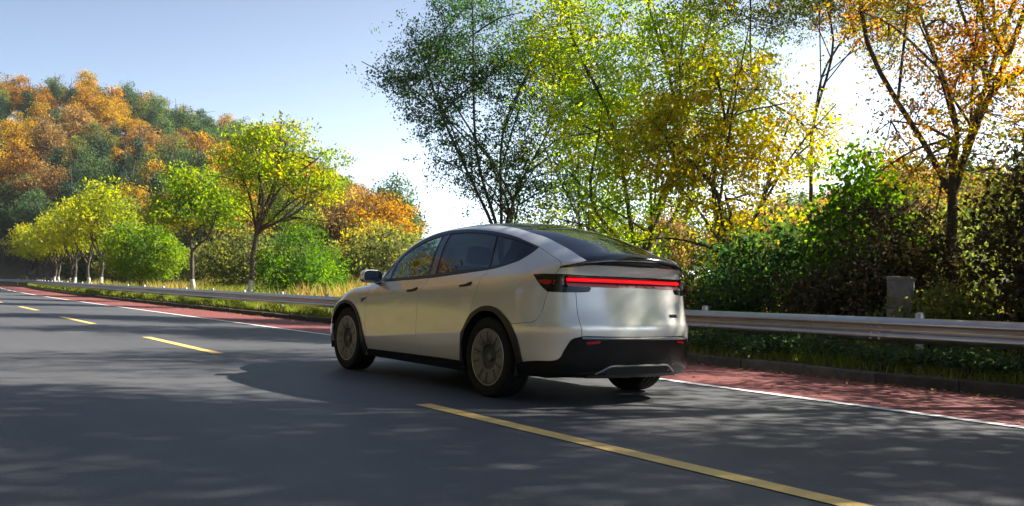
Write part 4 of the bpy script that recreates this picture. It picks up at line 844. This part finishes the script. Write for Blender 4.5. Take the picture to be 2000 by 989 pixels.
    for nm, ids in todo:
        mat, off, gap, lip, span = spec[nm]
        tri = T[np.isin(own, ids)]
        if not len(tri): print('no triangles for', nm); continue
        used, inv = np.unique(tri, return_inverse=True); tri = inv.reshape(-1, 3)
        x = X[used].copy(); nn = Nn[used].copy(); nv = len(x)
        e3 = np.concatenate([tri[:, [0, 1]], tri[:, [1, 2]], tri[:, [2, 0]]]); opp = np.concatenate([tri[:, 2], tri[:, 0], tri[:, 1]])
        key = np.sort(e3, 1)[:, 0]*nv+np.sort(e3, 1)[:, 1]; _, ix, cnt = np.unique(key, return_index=True, return_counts=True)
        be = ix[cnt == 1]; a, b, o = e3[be, 0], e3[be, 1], opp[be]
        cen0 = (abs(x[a, 0]) < 1e-5) & (abs(x[b, 0]) < 1e-5)
        a, b, o = a[~cen0], b[~cen0], o[~cen0]
        dirv = x[o]-x[a]; ed = x[b]-x[a]; ed /= np.linalg.norm(ed, axis=1, keepdims=True)+1e-12
        dirv -= ed*np.einsum('ij,ij->i', dirv, ed)[:, None]; dirv /= np.linalg.norm(dirv, axis=1, keepdims=True)+1e-12
        acc = np.zeros_like(x); np.add.at(acc, a, dirv); np.add.at(acc, b, dirv)
        l = np.linalg.norm(acc, axis=1, keepdims=True); mid = abs(x[:, 0:1]) < 1e-5
        acc = np.where(l > .2, acc/np.maximum(l, 1e-9), 0); acc[:, 0:1] = np.where(mid, 0, acc[:, 0:1])
        x = x+acc*gap+nn*off
        x[:, 0] = np.where(mid[:, 0], 0, np.minimum(x[:, 0], 0) if span else x[:, 0])
        F = [tri]; vx = [x]; ln = [nn[tri].reshape(-1, 3)]
        if lip:
            bv = np.unique(np.concatenate([a, b])); mp = np.full(nv, -1); mp[bv] = nv+np.arange(len(bv))
            mp2 = np.full(nv, -1); mp2[bv] = nv+len(bv)+np.arange(len(bv))
            nb = nn[bv].copy(); nb[np.abs(x[bv, 0]) < 1e-5, 0] = 0
            vx += [x[bv], x[bv]-nb*lip]
            F.append(np.c_[mp[b], mp[a], mp2[a], mp2[b]]); on = -acc
            ln.append(on[np.c_[b, a, a, b]].reshape(-1, 3))
        vx = np.concatenate(vx); ln = np.concatenate(ln)
        if span:
            nvt = len(vx); m = vx*[-1, 1, 1]
            F = F + [f[:, ::-1]+nvt for f in F]
            k = 0; l2 = []
            for f in F[:len(F)//2]:
                q = ln[k:k+f.size].reshape(len(f), f.shape[1], 3)[:, ::-1]*[-1, 1, 1]; l2.append(q.reshape(-1, 3)); k += f.size
            ln = np.concatenate([ln]+l2); vx = np.concatenate([vx, m])
        def mk(vx, F, ln):
            me = mesh_np(nm, vx, F, mat)
            if len(me.loops) == len(ln):
                z = np.linalg.norm(ln, axis=1) < .1
                ln = ln.copy(); ln[z] = (0, 0, 1); ln = ln/np.linalg.norm(ln, axis=1, keepdims=True)
                me.normals_split_custom_set(ln.tolist())
            return put(nm, me, None, car)
        objs.setdefault(nm, []).append(mk(vx, F, ln))
        if not span:
            k = 0; l2 = []
            for f in F:
                q = ln[k:k+f.size].reshape(len(f), f.shape[1], 3)[:, ::-1]*[-1, 1, 1]; l2.append(q.reshape(-1, 3)); k += f.size
            objs[nm].append(mk(vx*[-1, 1, 1], [f[:, ::-1] for f in F], np.concatenate(l2)))
    # lenses and small pieces go under the part they sit in
    for lens, lamp in zip(objs['lamp_lens'], objs['tail_lamp']): lens.parent = lamp
    tg = objs['tailgate'][0]
    for k in ('rear_window', 'spoiler', 'light_panel'): objs[k][0].parent = tg
    for k, dn in (('front_window', 'door'), ('quarter_light', 'door'), ('side_window', 'rear_door')):
        for w_, d_ in zip(objs[k], objs[dn]): w_.parent = d_
    at = lambda u, v, dn=0.0: (lambda r: r[0]+r[1]*dn)(S.ev(np.asarray(u, float), np.asarray(v, float), True)[:2])
    mir = lambda V: V*[-1, 1, 1]
    # --- rear light bar in its cavity, ledge below, wall behind
    us = np.concatenate([np.linspace(0, 2.34, 22)]); full = lambda A: np.concatenate([(A*[-1, 1, 1])[::-1], A[1:]])
    back = lambda u, v, d: at(u, v) - np.array([0, -1, 0])*d*1.0
    rows = []
    for v, d in ((7.03, 0.0), (7.0, .03), (6.86, .055), (6.45, .055)):
        rows.append(full(np.stack([back(u, v-.0, d) for u in us])))
    MB().grid(np.stack(rows)).build('lamp_cavity', BG, tg)
    rows = [full(np.stack([back(u, v, d) for u in us[:-1]])) for v, d in ((6.66, .052), (6.60, .03), (6.45, .004), (6.40, .003))]
    MB().grid(np.stack(rows)).build('light_ledge', MAT['ledge_grey'], tg)
    path = full(np.stack([back(u, 6.83, .030) for u in np.linspace(0, 2.2, 24)]))
    m = MB(); m.recalc = True
    a = np.linspace(0, 2*np.pi, 12, endpoint=False); P3 = path[:, None] + np.stack([0*a, .016*np.cos(a), .0145*np.sin(a)], -1)[None]
    k = len(path); Fb = [(i*12+j, i*12+(j+1) % 12, (i+1)*12+(j+1) % 12, (i+1)*12+j) for i in range(k-1) for j in range(12)] + [tuple(range(12)), tuple((k-1)*12+j for j in range(12))]
    m.add(P3.reshape(-1, 3), Fb); m.build('light_bar', MAT['light_red'], tg)
    for sgn in (-1, 1):                                     # curved grey lens where the bar meets the lamp
        m = MB(); pts = np.stack([back(2.40+.03*math.sin(t*3.1), 6.44+t*.52, .012*math.sin(t*3.1)) for t in np.linspace(0, 1, 8)])
        pts[:, 0] *= -sgn; m.tube(pts, [.014, .019, .021, .022, .022, .02, .018, .014], 8); m.build('bar_end_lens', MAT['lens_grey'], tg)
    # --- lettering under the bar and the small badge
    def flat_text(txt, size, depth, spacing=1):
        cu = bpy.data.curves.new('text', 'FONT'); cu.body = txt; cu.size = size; cu.extrude = depth; cu.align_x = 'CENTER'; cu.align_y = 'CENTER'; cu.space_character = spacing
        ob = bpy.data.objects.new('text', cu); link(ob); dg = bpy.context.evaluated_depsgraph_get(); me = bpy.data.meshes.new_from_object(ob.evaluated_get(dg))
        bpy.data.objects.remove(ob); return me
    for ch, xx in zip('TESLA', (-.21, -.105, 0, .105, .21)):
        me = flat_text(ch, .036, .0015); ob = put('letter', me, BG, tg)
        uu = abs(xx)/.31*.95; p = back(uu, 6.52, .0125); q = back(uu, 6.60, .026)
        tilt = math.atan2(q[2]-p[2], q[1]-p[1]); ob.location = (xx, p[1]-.002, p[2]+.002); ob.rotation_euler = (tilt, 0, 0)
    bp = at(1.27, 4.69, .003); nb = S.ev(np.array(1.27), np.array(4.69), True)[1]*[-1, 1, 1]
    badge = MB().box((0, 0, 0), (.118, .03, .004), bev=.0015).build('badge', BG, tg)
    bp = bp*[-1, 1, 1]; zax = Vector(nb); xax = Vector((0, 0, 1)).cross(zax).normalized(); yax = zax.cross(xax)
    badge.matrix_local = Matrix(((xax.x, yax.x, zax.x, bp[0]), (xax.y, yax.y, zax.y, bp[1]), (xax.z, yax.z, zax.z, bp[2]), (0, 0, 0, 1)))
    for kx, wd in ((-.036, .010), (-.022, .006), (-.008, .011), (.007, .005), (.020, .011), (.035, .009)):   # too small to read in the photo: raised grey marks
        ob = MB().box((0, 0, 0), (wd, .013, .0012)).build('badge_mark', MAT['badge_text'], car, False)
        ob.matrix_local = badge.matrix_local @ Matrix.Translation((kx, 0, .0024))
    # --- door handles, fender camera, reflectors
    for key, dn in (('H1', 'door'), ('H2', 'rear_door')):
        q = np.array(UV[key]); cen_ = q.mean(0)
        for sgn, d_ in zip((-1, 1), objs[dn]):
            m = MB(); ring = catmull(np.concatenate([q, q[:1]]), 3)[:-1]
            o_ = at(ring[:, 0], ring[:, 1], .007); i_ = at(ring[:, 0], ring[:, 1], -.01); c_ = at(cen_[0], cen_[1], .012)
            V = np.concatenate([o_, i_, c_[None]]); n = len(ring)
            m.add(V*[-sgn*1, 1, 1] if sgn == 1 else V, [(i, (i+1) % n, n+(i+1) % n, n+i) for i in range(n)]+[(i, 2*n, (i+1) % n) for i in range(n)])
            m.build('handle', BT, d_)
    q = np.array(UV['TRI'])
    for sgn, f_ in zip((-1, 1), objs['fender']):
        ring = np.concatenate([q[0:1], (q[0:1]+q[1:2])/2, q[1:2], (q[1:2]+q[2:3])/2, q[2:3]]); n = len(ring)
        V = np.concatenate([at(ring[:, 0], ring[:, 1], .008), at(ring[:, 0], ring[:, 1], -.01), at(*ring.mean(0), .016)[None]])
        MB().add(V if sgn < 0 else V*[-1, 1, 1], [(i, (i+1) % n, n+(i+1) % n, n+i) for i in range(n)]+[(i, 2*n, (i+1) % n) for i in range(n)]).build('side_camera', BG, f_)
    rc = objs['rear_cladding'][0]
    q = catmull(UV['RF']+UV['RF'][:1], 2)[:-1]
    for sgn in (-1, 1):
        n = len(q); V = np.concatenate([at(q[:, 0], q[:, 1], .012), at(q[:, 0], q[:, 1], -.004)])
        MB().add(V if sgn < 0 else V*[-1, 1, 1], [(i, (i+1) % n, n+(i+1) % n, n+i) for i in range(n)]+[tuple(range(n))]).build('reflector', MAT['red_lens'], rc)
    # bumper lip under the tailgate, tow-eye cover, diffuser
    uu = np.linspace(0, 1.9, 22); lipP = full(np.stack([at(u, 2.60, .012) for u in uu])); MB().tube(lipP, .012, 8).build('bumper_lip', MAT['highlight_grey'], rc)
    dfu = np.array([0, .5, .9, 1.15, 1.42]); 
    top = [at(0, 1.30, .010), at(.5, 1.30, .010), at(.92, 1.28, .010), at(1.16, 1.0, .010), at(1.36, .66, .010)]
    MB().tube(catmull(full(np.stack(top)), 5), .009, 8).build('diffuser_frame', MAT['highlight_grey'], rc)
    dif = MB()
    u5 = np.linspace(0, 1.02, 8); rws = [full(np.stack([at(u, v, dn) for u in u5])) for v, dn in ((1.26, .006), (1.1, .006), (.9, .007), (.55, .012))]
    dif.grid(np.stack(rws)); dif.build('diffuser', MAT['dark_inside'], rc)
    low = [full(np.stack([at(u, v, dn) for u in np.linspace(0, 1.6, 14)])) for v, dn in ((.62, .010), (.5, .016), (.3, .018), (.12, .012))]
    MB().grid(np.stack(low)).build('diffuser_lip', MAT['black_trim'], rc)
    tow = at(1.18, 1.55, .0055); tow[0] *= -1
    m = MB(); aa = np.linspace(0, 2*np.pi, 24); m.tube(np.c_[tow[0]+.035*np.cos(aa), tow[1]+.0*aa+.012*np.cos(aa), tow[2]+.035*np.sin(aa)], .0016, 5, False); m.build('tow_cover', BT, rc)
    # front marker strip
    for sgn, b_ in zip((-1, 1), (objs['front_bumper'][0],)*2):
        V = np.stack([at(12.75, v, d) for v in np.linspace(1.9, 3.2, 6) for d in (.006,)]); W = np.stack([at(12.85, v, .006) for v in np.linspace(1.9, 3.2, 6)])
        MB().grid(np.stack([V, W])*([1, 1, 1] if sgn < 0 else [-1, 1, 1])).build('marker_strip', MAT['white_lamp'], b_)
    # --- door mirrors
    for sgn, d_ in zip((-1, 1), objs['door']):
        m = MB(); ys = np.linspace(0, 1, 9)
        # housing: rounded wedge, open glass towards the rear
        cx, cy, cz = -1.005, 2.21, 1.062
        ring = lambda w, h, y: np.stack([(cx+w*math.copysign(abs(math.cos(a))**.6, math.cos(a)), y, cz+h*math.copysign(abs(math.sin(a))**.6, math.sin(a))) for a in np.linspace(0, 2*np.pi, 20, endpoint=False)])
        Y = [cy-.075, cy-.07, cy-.03, cy+.03, cy+.075, cy+.105, cy+.118]; Wd = [.106, .115, .117, .108, .086, .055, .01]; Hh = [.062, .070, .072, .068, .055, .035, .006]
        R_ = np.stack([ring(a, b, y) for a, b, y in zip(Wd, Hh, Y)]); R_ = np.concatenate([R_, R_[:, :1]], 1)
        m.grid(R_); ho = m.build('mirror', PAINT, d_, xf=None if sgn < 0 else mir)
        g = MB(); gl = ring(.100, .057, cy-.066); g.add(np.concatenate([gl, [[cx, cy-.066, cz]]]), [(i, (i+1) % 20, 20) for i in range(20)]); g.build('mirror_glass', MAT['mirror_glass'], ho, xf=None if sgn < 0 else mir)
        fr = MB(); r0, r1 = ring(.107, .063, cy-.0755), ring(.098, .055, cy-.066); fr.grid(np.concatenate([np.stack([r0, r1]), np.stack([r0, r1])[:, :1]], 1)); 
        lo_ = [ring(.118, .0735, cy-.068), ring(.119, .0745, cy-.03), ring(.110, .0705, cy+.03)]
        lowm = [q_[11:20] for q_ in lo_]; fr.grid(np.stack(lowm)); fr.build('mirror_frame', BG, ho, xf=None if sgn < 0 else mir)
        st = MB(); st.tube([(-.86, 2.26, 1.0), (-.90, 2.235, 1.0), (-.945, 2.215, 1.012), (-.98, 2.21, 1.03)], [.03, .026, .023, .02], 8); st.build('mirror_stalk', BT, ho, xf=None if sgn < 0 else mir)
    # --- inner shell, wheel wells, floor, cabin
    us = np.linspace(0, 17, 86); vs_ = np.linspace(0, 7.6, 34); uu, vv = np.meshgrid(us, vs_); p, nn, _, _ = S.ev(uu, vv, True); q = p-nn*.03
    q[..., 0] = np.minimum(q[..., 0], 0)
    F = []; k = len(us)
    for i in range(len(vs_)-1):
        for j in range(k-1):
            c_ = q[i:i+2, j:j+2].reshape(-1, 3).mean(0)
            if min(math.hypot(c_[1]-yc, c_[2]-RT) for yc in (0, WB)) < .44 and c_[0] < -.6: continue
            F.append((i*k+j, i*k+j+1, (i+1)*k+j+1, (i+1)*k+j))
    m = MB(); m.add(q.reshape(-1, 3), F); m.add((q*[-1, 1, 1]).reshape(-1, 3), [f[::-1] for f in F])
    uu, vv = np.meshgrid(np.linspace(4.5, 10.2, 30), np.linspace(11.9, 14, 8)); p, nn, _, _ = S.ev(uu, vv, True); m.grid(p-nn*.03); m.grid((p-nn*.03)*[-1, 1, 1])
    m.recalc = False; m.build('inner_shell', MAT['dark_inside'], car)
    for yc in (0, WB):
        for sgn in (-1, 1):
            a = np.linspace(rad(-18), rad(198), 24); A = np.stack([np.stack([np.full(24, sgn*x_), yc+r_*np.cos(a), RT+r_*np.sin(a)], -1) for x_, r_ in ((.93, .425), (.62, .425), (.60, .40), (.6, .0))])
            MB().grid(A).build('wheel_well', MAT['dark_inside'], car)
    m = MB()
    m.box((0, -.62, .29), (1.04, .34, .05))
    for y0, y1, w in ((-.45, -.44, .52), (-.44, .44, .60), (.44, WB-.44, .87), (WB-.44, WB+.44, .58), (WB+.44, 3.6, .70)): m.box((0, (y0+y1)/2, .225), (2*w, y1-y0-.002, .05))
    m.build('underbody', MAT['dark_inside'], car)
    for ax in (0, WB): pass
    cab = MB(); cab.box((0, 1.2, .33), (1.6, 3.6, .03)); cab.box((0, 2.30, .86), (1.55, .42, .22), bev=.08); cab.box((0, 2.52, .93), (1.45, .25, .1), bev=.04)
    cab.box((0, 2.08, .98), (.36, .02, .21), bev=.008); cab.box((0, 1.5, .50), (.30, 1.3, .30), bev=.05)
    for sx in (-.80, .80): cab.box((sx, 1.35, .70), (.06, 1.9, .62), bev=.02)
    cab.box((0, -.42, .72), (1.5, .6, .10), bev=.03)
    cab.build('cabin', MAT['dark_inside'], car)
    def seat(x, y, w, back_h, rake=.35):
        m = MB(); R = Matrix.Rotation(-rake, 3, 'X')
        m.box((x, y+.24, .56), (w, .54, .17), bev=.06)
        m.box((x, y-.02-math.sin(rake)*back_h/2, .62+back_h/2*math.cos(rake)), (w*.95, .14, back_h), rot=[list(r_) for r_ in Matrix.Rotation(rake, 3, 'X')], bev=.055)
        hy, hz = y-.03-math.sin(rake)*(back_h+.12), .62+(back_h+.12)*math.cos(rake)
        m.box((x, hy, hz), (w*.52, .10, .19), rot=[list(r_) for r_ in Matrix.Rotation(rake*.7, 3, 'X')], bev=.045)
        m.build('seat', MAT['seat_dark'], car)
    seat(-.38, 1.30, .54, .60); seat(.38, 1.30, .54, .60)
    for x in (-.46, 0, .46): seat(x, .38, .46, .56, .42)
    m = MB(); aa = np.linspace(0, 2*np.pi, 25); tl = .42
    m.tube(np.c_[-.38+.185*np.cos(aa), 1.86+.185*np.sin(aa)*math.sin(tl), .965+.185*np.sin(aa)*math.cos(tl)], .016, 8, False)
    m.tube([(-.56, 1.865, .965), (-.2, 1.865, .965)], .022, 6); m.tube([(-.38, 1.87, .95), (-.38, 2.1, .87)], .04, 8)
    m.build('steering_wheel', MAT['dark_inside'], car)
    # --- wheels
    tyre = [(-.115, .245), (-.122, .26), (-.1275, .30), (-.124, .335), (-.112, .349), (-.095, .3545), (-.06, .356), (-.058, .349), (-.050, .349), (-.048, .356), (-.006, .3565), (-.004, .349), (.004, .349), (.006, .3565), (.048, .356), (.050, .349), (.058, .349), (.06, .356), (.095, .3545), (.112, .349), (.124, .335), (.1275, .30), (.122, .26), (.115, .245)]
    wheels = []
    for i, (yc, sgn) in enumerate(((0, -1), (WB, -1), (0, 1), (WB, 1))):
        w = empty('wheel', (sgn*.815, yc, RT)); w.parent = car; flip = (lambda V: V) if sgn < 0 else (lambda V: V*[-1, 1, 1])
        MB().lathe(tyre, 64).build('tyre', MAT['rubber'], w, auto=30)
        MB().lathe([(.09, .246), (-.10, .243), (-.113, .247), (-.119, .252), (-.1215, .2505), (-.1205, .2455)], 64).build('rim', MAT['rim_silver'], w, xf=flip)
        # aero cover: shallow dish with narrow radial openings and a dark recessed centre
        m = MB(); n = 100; a = np.linspace(0, 2*np.pi, n, endpoint=False)
        prof = [(-.117, .2465), (-.1195, .238), (-.119, .20), (-.116, .165), (-.108, .128), (-.100, .112)]
        V = np.stack([np.stack([np.full(n, x_+(.006 if False else 0)), r_*np.cos(a), r_*np.sin(a)], -1) for x_, r_ in prof])
        for kk in range(n):
            if kk % 20 in (0, 1): V[1:4, kk, 0] += .003
            if kk % 20 in (9, 10, 11): V[2:5, kk, 0] += .003
        V = np.concatenate([V, V[:, :1]], 1); m.grid(V); m.build('wheel_cover', MAT['wheel_grey'], w, auto=20, xf=flip)
        sm_ = None
        for kk in range(10):                                # narrow radial openings of the aero cover
            a0 = kk*math.pi/5+(.05 if kk % 2 else -.05); c0, s0 = math.cos(a0), math.sin(a0)
            if sm_ is None:
                q_ = MB(); q_.add([(x_, y_, z_) for x_, y_, z_ in ((-.1192, -.004, .136), (-.1192, .004, .136), (-.1215, .011, .226), (-.1215, -.011, .226), (-.105, -.004, .136), (-.105, .004, .136), (-.110, .011, .226), (-.110, -.011, .226))], [(0, 1, 2, 3), (0, 4, 5, 1), (1, 5, 6, 2), (2, 6, 7, 3), (3, 7, 4, 0)])
                so_ = q_.build('cover_slot', MAT['wheel_dark'], w, False, xf=flip); sm_ = so_.data
            else: so_ = put('cover_slot', sm_, None, w)
            so_.rotation_euler = (a0, 0, 0)
        MB().lathe([(-.100, .113), (-.088, .108), (-.078, .075), (-.080, .045), (-.092, .036), (-.093, .0)], 40).build('hub_dish', MAT['wheel_dark'], w, xf=flip)
        MB().lathe([(-.0935, .030), (-.097, .028), (-.098, .012), (-.0985, .0)], 24).build('hub_cap', MAT['wheel_grey'], w, xf=flip)
        MB().lathe([(-.03, .20), (-.03, .05), (.06, .05), (.06, .20)], 24).build('brake_disc', MAT['wheel_dark'], w, xf=flip)
    return car
build_car()


# ------------------------------------------------------------------ thin haze in the air round the whole place
def air():
    me = MB().box((0, 0, 0), (1, 1, 1)).build('haze', None, None, False); me.location = (0, 0, 30); me.scale = (980, 980, 64)
    m = bpy.data.materials.new('haze_air'); m.use_nodes = True; t = m.node_tree; t.nodes.clear(); o = N(t, 'ShaderNodeOutputMaterial'); v = N(t, 'ShaderNodeVolumePrincipled')
    v.inputs['Color'].default_value = (.88, .94, 1, 1); v.inputs['Density'].default_value = .0002; v.inputs['Anisotropy'].default_value = .35
    t.links.new(v.outputs[0], o.inputs['Volume']); me.data.materials.append(m); tag(me, kind='stuff')
air()
